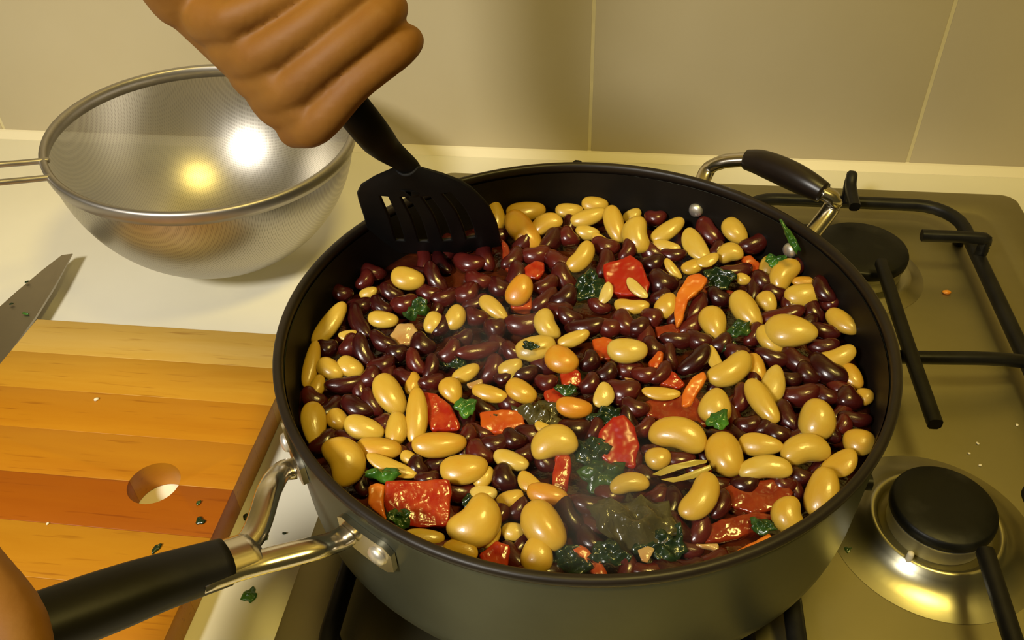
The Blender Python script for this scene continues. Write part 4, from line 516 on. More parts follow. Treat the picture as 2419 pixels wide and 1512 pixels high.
def bm_lathe(prof, n=96, bm=None, closed=False):
    bm = bm or bmesh.new(); rings = []
    for r, z in prof:
        if r < 1e-6: rings.append([bm.verts.new((0, 0, z))])
        else: rings.append([bm.verts.new((r*math.cos(2*math.pi*i/n), r*math.sin(2*math.pi*i/n), z)) for i in range(n)])
    pairs = list(zip(rings, rings[1:]))
    if closed: pairs.append((rings[-1], rings[0]))
    for a, b in pairs:
        for i in range(n):
            j = (i+1) % n
            if len(a) == 1 and len(b) == 1: continue
            if len(a) == 1: bm.faces.new((a[0], b[i], b[j]))
            elif len(b) == 1: bm.faces.new((a[i], a[j], b[0]))
            else: bm.faces.new((a[i], a[j], b[j], b[i]))
    return bm

def spline(pts, k=6):
    "Catmull-Rom through points given as tuples of any length"
    P = [np.array(p, float) for p in pts]; P = [2*P[0]-P[1]] + P + [2*P[-1]-P[-2]]
    out = []
    for i in range(1, len(P)-2):
        for j in range(k):
            t = j/k
            out.append(.5*((2*P[i])+(-P[i-1]+P[i+1])*t+(2*P[i-1]-5*P[i]+4*P[i+1]-P[i+2])*t*t+(-P[i-1]+3*P[i]-3*P[i+1]+P[i+2])*t**3))
    out.append(P[-2])
    return out

def bm_tube(pts, rad, n=12, bm=None, flat=1.0, up=(0,0,1), caps='round', square=0.0):
    "swept tube; rad float or list; flat scales the 'up' half axis; square>0 pushes towards a box section"
    bm = bm or bmesh.new()
    P = [V(p[:3]) for p in pts]
    R = [rad]*len(P) if not hasattr(rad, '__len__') else list(rad)
    up = V(up).normalized(); rings = []
    def frame(t):
        s = t.cross(up)
        if s.length < 1e-4: s = t.cross(V((1, 0, 0)))
        s.normalize(); return s, s.cross(t).normalized()
    T = []
    for i in range(len(P)):
        a = P[max(i-1, 0)]; b = P[min(i+1, len(P)-1)]; T.append((b-a).normalized())
    seq = [(P[i], R[i], T[i]) for i in range(len(P))]
    if caps == 'round':
        pre = [(P[0]-T[0]*R[0]*math.cos(q)*.9, R[0]*math.sin(q), T[0]) for q in (.35, .8, 1.2)]
        post = [(P[-1]+T[-1]*R[-1]*math.cos(q)*.9, R[-1]*math.sin(q), T[-1]) for q in (1.2, .8, .35)]
        seq = pre+seq+post
    for p, r, t in seq:
        s, u = frame(t); ring = []
        for i in range(n):
            a = 2*math.pi*i/n; c, sn = math.cos(a), math.sin(a)
            if square:
                m = max(abs(c), abs(sn)); kx = 1/m; f = (1-square)+square*kx*.92
                c, sn = c*f, sn*f
            ring.append(bm.verts.new(p+s*(r*c)+u*(r*flat*sn)))
        rings.append(ring)
    for a, b in zip(rings, rings[1:]):
        for i in range(n): bm.faces.new((a[i], a[(i+1) % n], b[(i+1) % n], b[i]))
    bm.faces.new(rings[0][::-1]); bm.faces.new(rings[-1])
    return bm

# ---------------------------------------------------------------- materials
def new_mat(name):
    m = bpy.data.materials.new(name); m.use_nodes = True
    nt = m.node_tree; b = nt.nodes['Principled BSDF']
    return m, nt, b

def N(nt, t, **kw):
    n = nt.nodes.new(t)
    for k, v in kw.items():
        if k in n.inputs: n.inputs[k].default_value = v
        else: setattr(n, k, v)
    return n

def rgba(c): return (c[0], c[1], c[2], 1)

def mat(name, c1, c2=None, rough=.5, metal=0., scale=40., bump=0., bscale=None, sss=0., sssr=(.004,.002,.001), coat=0., spec=.5, rvar=0., stretch=None, vary=0., lo=.35, hi=.65, detail=4., trans=0.):
    m, nt, b = new_mat(name)
    b.inputs['Roughness'].default_value = rough; b.inputs['Metallic'].default_value = metal
    b.inputs['Specular IOR Level'].default_value = spec
    b.inputs['Coat Weight'].default_value = coat; b.inputs['Coat Roughness'].default_value = .08
    if sss:
        b.inputs['Subsurface Weight'].default_value = sss; b.inputs['Subsurface Radius'].default_value = sssr; b.inputs['Subsurface Scale'].default_value = 1.
    tc = N(nt, 'ShaderNodeTexCoord')
    vec = tc.outputs['Object']
    if stretch:
        mp = N(nt, 'ShaderNodeMapping'); mp.inputs['Scale'].default_value = stretch
        nt.links.new(vec, mp.inputs['Vector']); vec = mp.outputs['Vector']
    b.inputs['Base Color'].default_value = rgba(c1)
    col = None
    if c2 is not None:
        nz = N(nt, 'ShaderNodeTexNoise', Scale=scale, Detail=detail)
        nt.links.new(vec, nz.inputs['Vector'])
        rp = N(nt, 'ShaderNodeValToRGB'); rp.color_ramp.elements[0].color = rgba(c1); rp.color_ramp.elements[1].color = rgba(c2)
        rp.color_ramp.elements[0].position = lo; rp.color_ramp.elements[1].position = hi
        nt.links.new(nz.outputs['Fac'], rp.inputs['Fac']); col = rp.outputs['Color']
        if rvar:
            mr = N(nt, 'ShaderNodeMapRange'); mr.inputs['To Min'].default_value = rough-rvar; mr.inputs['To Max'].default_value = rough+rvar
            nt.links.new(nz.outputs['Fac'], mr.inputs['Value']); nt.links.new(mr.outputs['Result'], b.inputs['Roughness'])
    if vary and col is not None:
        oi = N(nt, 'ShaderNodeObjectInfo'); hs = N(nt, 'ShaderNodeHueSaturation')
        mr = N(nt, 'ShaderNodeMapRange'); mr.inputs['To Min'].default_value = 1-vary; mr.inputs['To Max'].default_value = 1+vary
        nt.links.new(oi.outputs['Random'], mr.inputs['Value']); nt.links.new(mr.outputs['Result'], hs.inputs['Value'])
        nt.links.new(col, hs.inputs['Color']); col = hs.outputs['Color']
    if col is not None: nt.links.new(col, b.inputs['Base Color'])
    if bump:
        nb = N(nt, 'ShaderNodeTexNoise', Scale=bscale or scale*3, Detail=3.)
        nt.links.new(vec, nb.inputs['Vector'])
        bp = N(nt, 'ShaderNodeBump', Strength=bump, Distance=.002)
        nt.links.new(nb.outputs['Fac'], bp.inputs['Height']); nt.links.new(bp.outputs['Normal'], b.inputs['Normal'])
        if coat: nt.links.new(bp.outputs['Normal'], b.inputs['Coat Normal'])
    return m

def bean_mat(name, cs, rough, coat, sss, bump, patch):
    "colour picked per bean by its own random number, mottled by noise"
    m, nt, b = new_mat(name)
    b.inputs['Roughness'].default_value = rough; b.inputs['Coat Weight'].default_value = coat; b.inputs['Coat Roughness'].default_value = .12
    b.inputs['Subsurface Weight'].default_value = sss; b.inputs['Subsurface Radius'].default_value = (.004, .0024, .0008); b.inputs['Subsurface Scale'].default_value = 1.
    oi = N(nt, 'ShaderNodeObjectInfo'); tc = N(nt, 'ShaderNodeTexCoord')
    va = N(nt, 'ShaderNodeVectorMath', operation='ADD')
    cb = N(nt, 'ShaderNodeCombineXYZ'); ml = N(nt, 'ShaderNodeMath', operation='MULTIPLY'); ml.inputs[1].default_value = 40.
    nt.links.new(oi.outputs['Random'], ml.inputs[0]); nt.links.new(ml.outputs[0], cb.inputs['X']); nt.links.new(ml.outputs[0], cb.inputs['Z'])
    nt.links.new(tc.outputs['Object'], va.inputs[0]); nt.links.new(cb.outputs[0], va.inputs[1])
    nz = N(nt, 'ShaderNodeTexNoise', Scale=2.2, Detail=3.); nt.links.new(va.outputs[0], nz.inputs['Vector'])
    oc = N(nt, 'ShaderNodeSeparateColor'); nt.links.new(oi.outputs['Color'], oc.inputs[0])
    ad = N(nt, 'ShaderNodeMath', operation='MULTIPLY_ADD'); ad.inputs[1].default_value = patch
    sb = N(nt, 'ShaderNodeMath', operation='SUBTRACT'); sb.inputs[1].default_value = .5
    nt.links.new(nz.outputs['Fac'], sb.inputs[0]); nt.links.new(sb.outputs[0], ad.inputs[0]); nt.links.new(oc.outputs['Red'], ad.inputs[2])
    rp = N(nt, 'ShaderNodeValToRGB')
    els = rp.color_ramp.elements
    while len(els) < len(cs): els.new(.5)
    for i, c in enumerate(cs): els[i].position = i/(len(cs)-1); els[i].color = rgba(c)
    nt.links.new(ad.outputs[0], rp.inputs['Fac']); nt.links.new(rp.outputs['Color'], b.inputs['Base Color'])
    nb = N(nt, 'ShaderNodeTexNoise', Scale=5., Detail=2.); nt.links.new(va.outputs[0], nb.inputs['Vector'])
    bp = N(nt, 'ShaderNodeBump', Strength=bump, Distance=.0015); nt.links.new(nb.outputs['Fac'], bp.inputs['Height'])
    nt.links.new(bp.outputs['Normal'], b.inputs['Normal']); nt.links.new(bp.outputs['Normal'], b.inputs['Coat Normal'])
    return m

M = {}
M['tile'] = mat('glazed_tile', (.50,.425,.26), (.53,.455,.29), rough=.34, scale=6, spec=.4, vary=.02, bump=.02, bscale=14)
M['grout'] = mat('grout', (.66,.57,.30), (.60,.52,.28), rough=.8, scale=60)
M['floor'] = mat('floor_tiles', (.30,.24,.16), (.34,.27,.19), rough=.5, scale=5)
M['ceiling'] = mat('ceiling_paint', (.75,.70,.58), rough=.8)
M['sealant'] = mat('sealant', (.78,.70,.48), rough=.45)
M['worktop'] = mat('cream_worktop', (.80,.76,.60), (.84,.80,.64), rough=.22, scale=9, spec=.5, bump=.01, bscale=30)
M['steel_hob'] = mat('hob_steel', (.40,.36,.21), (.35,.315,.175), rough=.44, metal=1., scale=14, rvar=.06, bump=.015, bscale=60, detail=6)
M['steel_bowl'] = mat('burner_bowl_steel', (.52,.49,.33), (.46,.43,.29), rough=.31, metal=1., scale=30)
M['steel'] = mat('polished_steel', (.72,.66,.54), rough=.2, metal=1.)
M['rivet'] = mat('rivet_steel', (.80,.76,.68), rough=.42, metal=.85)
M['steel_dull'] = mat('brushed_steel', (.46,.43,.38), (.41,.38,.34), rough=.46, metal=1., scale=60)
M['alum'] = mat('burner_aluminium', (.62,.6,.47), (.5,.47,.36), rough=.42, metal=.9, scale=60)
M['enamel'] = mat('black_enamel', (.005,.0045,.004), (.012,.011,.009), rough=.45, scale=50, spec=.3, rvar=.08, bump=.05, bscale=120)
M['cap'] = mat('burner_cap_enamel', (.004,.004,.003), (.022,.021,.016), rough=.45, scale=55, spec=.3, rvar=.12, bump=.12, bscale=90, lo=.52, hi=.8)
M['pan_in'] = mat('nonstick_coating', (.006,.0045,.003), (.010,.0075,.005), rough=.5, scale=40, spec=.25)
M['pan_out'] = mat('anodised_shell', (.072,.078,.05), (.06,.064,.04), rough=.42, metal=.5, scale=25, spec=.4)
M['pan_rim'] = mat('pan_rim_edge', (.013,.009,.006), (.020,.014,.009), rough=.42, metal=.0, scale=30, spec=.35)
M['grip'] = mat('black_grip', (.006,.0055,.005), (.009,.008,.007), rough=.5, scale=60, spec=.3, bump=.03, bscale=200)
M['grip_brown'] = mat('dark_grip', (.016,.010,.007), (.011,.007,.005), rough=.33, scale=60, spec=.5)
M['nylon'] = mat('black_nylon', (.0035,.003,.0025), (.006,.005,.004), rough=.6, scale=60, spec=.2)
M['sauce'] = mat('bean_sauce', (.040,.006,.003), (.085,.018,.005), rough=.16, scale=60, spec=.5, coat=.3, bump=.4, bscale=150)
M['tomato'] = mat('tomato_flesh', (.31,.014,.004), (.43,.062,.013), rough=.2, scale=130, sss=.15, sssr=(.004,.001,.0005), coat=.12, bump=.35, bscale=170, lo=.42, hi=.72)
M['tomato_smooth'] = mat('tomato_skin', (.31,.009,.003), (.36,.016,.004), rough=.3, scale=50, sss=.1, sssr=(.004,.001,.0005), coat=.08, bump=.06)
M['tomato_orange'] = mat('tomato_side', (.48,.10,.008), (.42,.045,.006), rough=.25, scale=70, sss=.15, coat=.15, bump=.15)
M['tomato_dull'] = mat('stewed_tomato', (.17,.014,.005), (.25,.034,.008), rough=.18, scale=90, sss=.15, coat=.3, bump=.4, bscale=130)
M['pepper'] = mat('orange_pepper', (.66,.20,.015), (.58,.12,.012), rough=.3, scale=60, sss=.2, coat=.15, bump=.08)
M['onion'] = mat('stewed_onion', (.50,.33,.12), (.42,.22,.07), rough=.2, scale=80, sss=.3, coat=.3, bump=.2)
M['skin'] = mat('bean_skin', (.40,.30,.04), (.34,.24,.03), rough=.3, scale=80, sss=.2, coat=.2)
M['leaf_dark'] = mat('leaf_dark', (.006,.017,.006), (.016,.035,.010), rough=.25, scale=120, coat=.2, bump=.4, bscale=220)
M['leaf_mid'] = mat('leaf_mid', (.012,.035,.008), (.035,.085,.014), rough=.28, scale=110, coat=.2, bump=.4, bscale=220)
M['leaf_bright'] = mat('leaf_bright', (.018,.075,.010), (.06,.19,.018), rough=.28, scale=80, coat=.25, bump=.25, bscale=180)
M['leaf_murky'] = mat('leaf_murky', (.05,.042,.012), (.085,.07,.022), rough=.2, scale=70, coat=.3, bump=.4, bscale=160)
M['skin_hand'] = mat('skin', (.24,.104,.014), (.20,.080,.010), rough=.6, scale=35, sss=.12, sssr=(.005,.002,.001), bump=.06, bscale=300, spec=.3)
M['nail'] = mat('nail', (.58,.30,.14), rough=.3)
M['blade'] = mat('knife_blade', (.46,.42,.35), (.42,.38,.32), rough=.38, metal=1., scale=20)
M['crumb'] = mat('pale_crumb', (.75,.68,.50), rough=.6)
M['orange_crumb'] = mat('orange_crumb', (.75,.30,.02), (.65,.2,.02), rough=.35, scale=200)
M['butter'] = bean_mat('butter_bean_flesh', [(.62,.46,.12),(.56,.37,.05),(.54,.31,.028),(.56,.22,.014)], .34, .35, .12, .10, .55)
M['kidney'] = bean_mat('kidney_bean_skin', [(.026,.003,.003),(.052,.006,.005),(.09,.010,.007)], .26, .25, .0, .12, .9)

def wood(name, c1, c2, seed):
    m, nt, b = new_mat(name)
    b.inputs['Roughness'].default_value = .42; b.inputs['Specular IOR Level'].default_value = .35
    tc = N(nt, 'ShaderNodeTexCoord'); mp = N(nt, 'ShaderNodeMapping'); mp.inputs['Scale'].default_value = (5, 60, 60); mp.inputs['Location'].default_value = (seed*3.1, seed*7.7, 0)
    nt.links.new(tc.outputs['Object'], mp.inputs['Vector'])
    nz = N(nt, 'ShaderNodeTexNoise', Scale=1., Detail=8., Roughness=.65, Distortion=.6); nt.links.new(mp.outputs[0], nz.inputs['Vector'])
    rp = N(nt, 'ShaderNodeValToRGB'); rp.color_ramp.elements[0].color = rgba(c1); rp.color_ramp.elements[1].color = rgba(c2)
    rp.color_ramp.elements[0].position = .3; rp.color_ramp.elements[1].position = .7
    nt.links.new(nz.outputs['Fac'], rp.inputs['Fac'])
    mp2 = N(nt, 'ShaderNodeMapping'); mp2.inputs['Scale'].default_value = (28, 420, 420); mp2.inputs['Location'].default_value = (seed, 0, 0)
    nt.links.new(tc.outputs['Object'], mp2.inputs['Vector'])
    n2 = N(nt, 'ShaderNodeTexNoise', Scale=1., Detail=2.); nt.links.new(mp2.outputs[0], n2.inputs['Vector'])
    r2 = N(nt, 'ShaderNodeValToRGB'); r2.color_ramp.elements[0].position = .62; r2.color_ramp.elements[1].position = .74
    r2.color_ramp.elements[0].color = (0,0,0,1); r2.color_ramp.elements[1].color = (1,1,1,1)
    nt.links.new(n2.outputs['Fac'], r2.inputs['Fac'])
    mx = N(nt, 'ShaderNodeMix', data_type='RGBA', blend_type='MULTIPLY')
    ml = N(nt, 'ShaderNodeMath', operation='MULTIPLY'); ml.inputs[1].default_value = .45
    nt.links.new(r2.outputs['Color'], ml.inputs[0]); nt.links.new(ml.outputs[0], mx.inputs['Factor'])
    nt.links.new(rp.outputs['Color'], mx.inputs['A']); mx.inputs['B'].default_value = (.45,.28,.12,1)
    nt.links.new(mx.outputs['Result'], b.inputs['Base Color'])
    bp = N(nt, 'ShaderNodeBump', Strength=.08, Distance=.001); nt.links.new(nz.outputs['Fac'], bp.inputs['Height']); nt.links.new(bp.outputs[0], b.inputs['Normal'])
    return m

def mesh_mat():
    "woven steel wire: fine crossing wires with small open holes"
    m, nt, b = new_mat('woven_steel_mesh')
    b.inputs['Metallic'].default_value = 1.; b.inputs['Roughness'].default_value = .34; b.inputs['Base Color'].default_value = (.56,.53,.47,1)
    tc = N(nt, 'ShaderNodeTexCoord'); sp = N(nt, 'ShaderNodeSeparateXYZ'); nt.links.new(tc.outputs['Object'], sp.inputs[0])
    outs = []
    for ax in ('X', 'Y'):
        a = N(nt, 'ShaderNodeMath', operation='MULTIPLY'); a.inputs[1].default_value = 2*math.pi/.0013
        s = N(nt, 'ShaderNodeMath', operation='SINE'); nt.links.new(sp.outputs[ax], a.inputs[0]); nt.links.new(a.outputs[0], s.inputs[0]); outs.append(s.outputs[0])
    mx = N(nt, 'ShaderNodeMath', operation='MAXIMUM'); nt.links.new(outs[0], mx.inputs[0]); nt.links.new(outs[1], mx.inputs[1])
    mr = N(nt, 'ShaderNodeMapRange'); mr.inputs['From Min'].default_value = -1.; mr.inputs['To Min'].default_value = .60; mr.inputs['To Max'].default_value = 1.
    nt.links.new(mx.outputs[0], mr.inputs['Value'])
    vm = N(nt, 'ShaderNodeVectorMath', operation='SCALE'); vm.inputs[0].default_value = (.52,.49,.43); nt.links.new(mr.outputs[0], vm.inputs['Scale'])
    nt.links.new(vm.outputs[0], b.inputs['Base Color'])
    tr = N(nt, 'ShaderNodeBsdfTransparent'); mi = N(nt, 'ShaderNodeMixShader'); mi.inputs[0].default_value = .20
    nt.links.new(b.outputs[0], mi.inputs[1]); nt.links.new(tr.outputs[0], mi.inputs[2])
    nt.links.new(mi.outputs[0], nt.nodes['Material Output'].inputs['Surface'])
    return m
M['mesh'] = mesh_mat()

# ---------------------------------------------------------------- setting: tiled wall, sealant bead, worktop
YW = .373
wall = link('wall_back', bm_box(-1.6, 1.6, YW+.0005, YW+.10, -.04, 1.3), M['grout'], smooth=False)
tag(wall, kind='structure')
tag(link('floor', bm_box(-1.6, 1.6, -2.6, YW+.10, -.95, -.90), M['floor'], smooth=False), kind='structure')
tag(link('ceiling', bm_box(-1.6, 1.6, -2.6, YW+.10, 1.5, 1.55), M['ceiling'], smooth=False), kind='structure')
xs = [-1.46, -1.168, -.876, -.588, -.300, -.0139, .2627, .5395, .816, 1.093, 1.37]
g = .0015
for r0, r1 in ((-.03, .40), (.40, .80), (.80, 1.2)):
    for a, b in zip(xs, xs[1:]):
        autosmooth(link('tile', bm_box(a+g, b-g, YW, YW+.008, r0+g, r1-g, .0005, 2), M['tile'], wall))
bm = bmesh.new()
prof = [(YW+.0004, .0062), (YW-.002, .0052), (YW-.0055, .0026), (YW-.0085, .0003), (YW-.0085, -.003), (YW+.0004, -.003)]
ringa = [bm.verts.new((-1.5, y, z)) for y, z in prof]; ringb = [bm.verts.new((1.5, y, z)) for y, z in prof]
for i in range(len(prof)):
    j = (i+1) % len(prof); bm.faces.new((ringa[i], ringa[j], ringb[j], ringb[i]))
bm.faces.new(ringa); bm.faces.new(ringb[::-1])
tag(link('trim_1', bm, M['sealant'], smooth=False), kind='structure')
wt = link('worktop', bm_box(-1.5, 1.5, -.36, YW+.0005, -.04, 0, .002, 2), M['worktop']); autosmooth(wt)
tag(wt, 'continuous glossy cream kitchen worktop along the tiled wall', 'worktop')

# ---------------------------------------------------------------- gas hob
hob = empty('gas_hob', (.1, .09, 0)); HO = V((.1, .09, 0))
tag(hob, 'brushed steel gas hob with black pan supports set into the cream worktop', 'hob')
def hl(name, bm, m, parent=None, smooth=True):
    o = link(name, bm, m, hob if parent is None else parent, smooth)
    if parent is None: o.location = -HO
    return o
def plate_bm():
    "pressed steel plate: raised flat border, shallow sloping step, recessed well"
    x0, x1, y0, y1 = -.144, .341, -.205, .334
    bm = bmesh.new(); loops = []
    for ins, z, rad in ((0, 0, .012), (.0008, .0016, .012), (.003, .0022, .011), (.0235, .0022, .016), (.0275, .0006, .018), (.031, .0002, .018)):
        loop = []
        for cx, cy, a0 in ((x1-rad, y1-rad, 0), (x0+rad, y1-rad, 90), (x0+rad, y0+rad, 180), (x1-rad, y0+rad, 270)):
            sx = -ins if cx > .1 else ins; sy = -ins if cy > .1 else ins
            for k in range(7):
                a = math.radians(a0+k*15); loop.append(bm.verts.new((cx+sx+rad*math.cos(a), cy+sy+rad*math.sin(a), z)))
        loops.append(loop)
    n = len(loops[0])
    for a, b in zip(loops, loops[1:]):
        for i in range(n): bm.faces.new((a[i], a[(i+1) % n], b[(i+1) % n], b[i]))
    bm.faces.new(loops[-1])
    return bm
autosmooth(hl('hob_plate', plate_bm(), M['steel_hob']), 40)

def burner(x, y, rc, dome, name):
    b = empty('burner', V((x, y, .0004))-HO); b.parent = hob
    if dome:
        prof = [(rc*2.05, 0), (rc*1.85, .001), (rc*1.55, .0035), (rc*1.36, .0075), (rc*1.28, .0105), (rc*1.22, .0112), (rc*1.16, .0105), (rc*1.12, .008), (rc*1.05, .006), (rc*.6, .006), (0, .006)]
    else:
        prof = [(rc*1.45, 0), (rc*1.3, .0012), (rc*1.18, .0035), (rc*1.12, .0045), (rc*1.05, .0042), (rc*.6, .004), (0, .004)]
    link('burner_bowl', bm_lathe(prof, 72), M['steel_bowl'], b)
    z0 = prof[-1][1]
    bm = bm_lathe([(0, z0), (rc*.92, z0), (rc*.94, z0+.001), (rc*.94, z0+.009), (rc*.98, z0+.0105), (rc*.98, z0+.0125), (0, z0+.0125)], 72)
    autosmooth(link('burner_ring', bm, M['alum'], b), 40)
    z1 = z0+.0126
    bm = bm_lathe([(0, z1), (rc*.97, z1), (rc, z1+.0012), (rc*1.0, z1+.0042), (rc*.975, z1+.0062), (rc*.93, z1+.0071), (rc*.6, z1+.0076), (0, z1+.0078)], 72)
    autosmooth(link('burner_cap', bm, M['cap'], b), 50)
    # small igniter pin beside the ring
    link('igniter', bm_tube([(-rc*.75, -rc*.98, z0-.004), (-rc*.75, -rc*.98, z0+.009)], .0018, 8), M['crumb'], b)
burner(.1935, .2165, .0335, False, 'back')
burner(.1955, -.0185, .0268, True, 'front')
burner(-.012, .2165, .030, False, 'back')
burner(-.012, -.0185, .034, False, 'front')

def bar(pts, r=.0042, k=5, parent=None, name='bar', sq=.75, m='enamel'):
    return autosmooth(hl(name, bm_tube(spline(pts, k), r, 12, caps='flat', square=sq), M[m], parent), 50)

def pan_support(x0, x1, y0, y1, xm, yb, yf, name):
    g = empty('pan_support', (0, 0, 0)); g.parent = hob; g.location = -HO
    zf = .0150; zt = .0335; c = .03
    def corner(cx, cy, a0, a1):
        return [(cx+c*math.cos(math.radians(a)), cy+c*math.sin(math.radians(a)), zf) for a in np.linspace(a0, a1, 7)]
    loop = corner(x1-c, y1-c, 0, 90)+corner(x0+c, y1-c, 90, 180)+corner(x0+c, y0+c, 180, 270)+corner(x1-c, y0+c, 270, 360)
    loop.append(loop[0])
    o = link('frame_bar', bm_tube(loop, .0048, 12, caps='flat', square=.6), M['enamel'], g); autosmooth(o, 50)
    for fx, fy in ((x0+.01, y0+.03), (x1-.01, y0+.03), (x0+.01, y1-.03), (x1-.01, y1-.03)):
        link('foot', bm_tube([(fx + (-.0095 if fx < xm else .0095), fy, .0005), (fx + (-.0095 if fx < xm else .0095), fy, zf)], .004, 10, caps='flat'), M['enamel'], g)
    ym = .100
    def prong(pts, nm='prong'):
        autosmooth(link(nm, bm_tube(spline(pts, 6), .0042, 12, caps='flat', square=.75), M['enamel'], g), 50)
    # cross bar between the two burners, sagging a little, and the double prong on it
    prong([(x0, ym+.006, zf+.004), (x0+.03, ym, zf+.008), (xm, ym-.004, zt-.008), (x1-.03, ym, zf+.010), (x1, ym+.006, zf+.004)], 'cross_bar')
    prong([(xm+.003, yb-.032, zt), (xm+.003, (yb+yf)/2, zt), (xm+.004, yf+.050, zt)], 'double_prong')
    for yy in (yb, yf):
        for s, xe in ((1, x1), (-1, x0)):
            prong([(xe, yy+.006, zf), (xe, yy+.005, zt-.004), (xe-s*.006, yy+.004, zt), (xe-s*.045, yy+.004, zt)])
    prong([(xm, y1, zf), (xm-.001, y1-.0005, zt+.003), (xm-.002, y1-.005, zt+.008), (xm-.003, y1-.014, zt+.003), (xm-.003, y1-.036, zt)])
    prong([(xm+.006, y0, zf), (xm+.006, y0+.001, zt-.003), (xm+.006, y0+.007, zt+.001), (xm+.008, yf-.034, zt)])
    return g
pan_support(.112, .279, -.150, .2905, .196, .2165, -.0185, 'r')
pan_support(-.112, .088, -.150, .2905, -.018, .2165, -.0185, 'l')

# ---------------------------------------------------------------- saute pan
pan = empty('saute_pan', (0, 0, .0378)); PO = V((0, 0, .0378))
tag(pan, 'wide dark saute pan full of beans on the gas hob', 'pan')
def pl(name, bm, m, parent=None, smooth=True):
    o = link(name, bm, m, pan if parent is None else parent, smooth)
    if parent is None: o.location = -PO
    return o
outer = [(0, .0378), (.126, .0378), (.134, .0385), (.1400, .0410), (.1440, .0450), (.1465, .0510), (.1472, .058), (.1488, .116), (.1490, .119)]
pl('shell', bm_lathe(outer+[(.1488, .1195), (.1464, .1195), (.1462, .116), (.1447, .058), (.1425, .050), (.137, .0440), (.128, .0424), (0, .0420)], 128), M['pan_out'])
inner = [(0, .0422), (.1275, .0427), (.1365, .0444), (.1420, .0503), (.1442, .0582), (.1457, .1160), (.1458, .1190)]
pl('lining', bm_lathe([(r-.0003, z+.0002) for r, z in inner], 128), M['pan_in'])
pl('rolled_rim', bm_lathe([(.1462, .1188), (.1459, .1222), (.1463, .1240), (.1476, .1249), (.1492, .1248), (.1504, .1238), (.1506, .1224), (.1501, .1208), (.1492, .1195), (.1475, .1186)], 144, closed=True), M['pan_rim'])
RW = lambda z: .1472+(.1488-.1472)*(z-.058)/(.116-.058)      # outside radius of the wall

def cyl(r, ang, z): a = math.radians(ang); return (r*math.cos(a), r*math.sin(a), z)
def plate_on_wall(a0, a1, z0, z1, off, th, bev=.0012, parent=None, name='foot_plate'):
    bm = bmesh.new(); n = 8; grid = []
    for k, rr in ((0, off), (1, off+th)):
        for i in range(n+1):
            a = a0+(a1-a0)*i/n
            e = 1.0 if 0 < i < n else .62
            zm = (z0+z1)/2
            grid.append([bm.verts.new(cyl(RW(zm)+rr, a, zm+(z1-z0)/2*e*s)) for s in (-1, -.5, .5, 1)])
    lo, hi = grid[:n+1], grid[n+1:]
    for i in range(n):
        for j in range(3):
            bm.faces.new((hi[i][j], hi[i+1][j], hi[i+1][j+1], hi[i][j+1])); bm.faces.new((lo[i][j+1], lo[i+1][j+1], lo[i+1][j], lo[i][j]))
        bm.faces.new((lo[i][0], lo[i+1][0], hi[i+1][0], hi[i][0])); bm.faces.new((hi[i][3], hi[i+1][3], lo[i+1][3], lo[i][3]))
    for i in (0, n):
        for j in range(3): bm.faces.new((lo[i][j], lo[i][j+1], hi[i][j+1], hi[i][j]))
    return bm
def rivet_bm(r, h):
    return bm_lathe([(0, h), (r*.5, h*.92), (r*.85, h*.6), (r, 0), (r*.9, -.0006), (0, -.0006)], 24)
def put_rivet(ang, z, r, h, inside, parent, m='rivet', name='rivet'):
    o = link(name, rivet_bm(r, h), M[m], parent)
    rr = (RW(z)-.0034) if inside else RW(z)
    d = V(cyl(-1 if inside else 1, ang, 0))
    o.location = V(cyl(rr, ang, z)) - PO if parent is pan else V(cyl(rr, ang, z))
    o.rotation_euler = d.to_track_quat('Z', 'Y').to_euler()
    return o
# long handle: forked steel bracket on two riveted feet, black grip
lh = empty('long_handle', -PO); lh.parent = pan
HA = LH['dir']; zf = LH['zf']
hs, he, hq = [V(LH[k]) for k in ('grip0', 'grip1', 'grip2')]
crotch = hs.lerp(V((0, 0, hs.z)), .12)
bmA = bmesh.new()
for a_foot, sg in ((LH['a1'], 1), (LH['a2'], -1)):
    p0 = V(cyl(RW(zf)+.0035, a_foot, zf)); side = V(cyl(1, HA-90*sg, 0))
    ax = (hs-he).normalized()
    p3 = hs + side*.0045 - ax*.010; p2 = hs + side*.006 + ax*.012
    p1 = p0.lerp(p2, .45) + side*.004 + V((0, 0, .003))
    bm_tube(spline([p0, p0+V(cyl(.006, a_foot, .0015)), p1, p2, p3], 7), .0056, 14, bmA, flat=.62, caps='flat', square=.45)
# web that joins the two arms just before the grip
ax = (hs-he).normalized()
bm_tube(spline([hs-ax*.012, hs+ax*.004, hs+ax*.014], 4), [.0110]*4+[.0108]*4+[.006], 14, bmA, flat=.42, caps='flat')
link('bracket', bmA, M['steel'], lh)
for a0, a1 in ((LH['a1']+2.5, LH['a1']-9.5), (LH['a2']-2.5, LH['a2']+9.5)):
    autosmooth(link('foot_plate', plate_on_wall(a0, a1, zf-.0085, zf+.0085, .0003, .0026), M['steel'], lh), 40)
for a in (LH['a1']-6.5, LH['a2']+6.5):
    o = link('rivet', rivet_bm(.0048, .0026), M['rivet'], lh)
    o.location = V(cyl(RW(zf)+.0029, a, zf)); o.rotation_euler = V(cyl(1, a, 0)).to_track_quat('Z', 'Y').to_euler()
gp = spline([hs, hs.lerp(he, .5)+V((0, 0, .0008)), he, hq], 8)
link('grip', bm_tube(gp, [.0098+.0022*min(1, i/16) for i in range(len(gp))], 20, flat=.82, caps='flat', square=.25), M['grip'], lh)
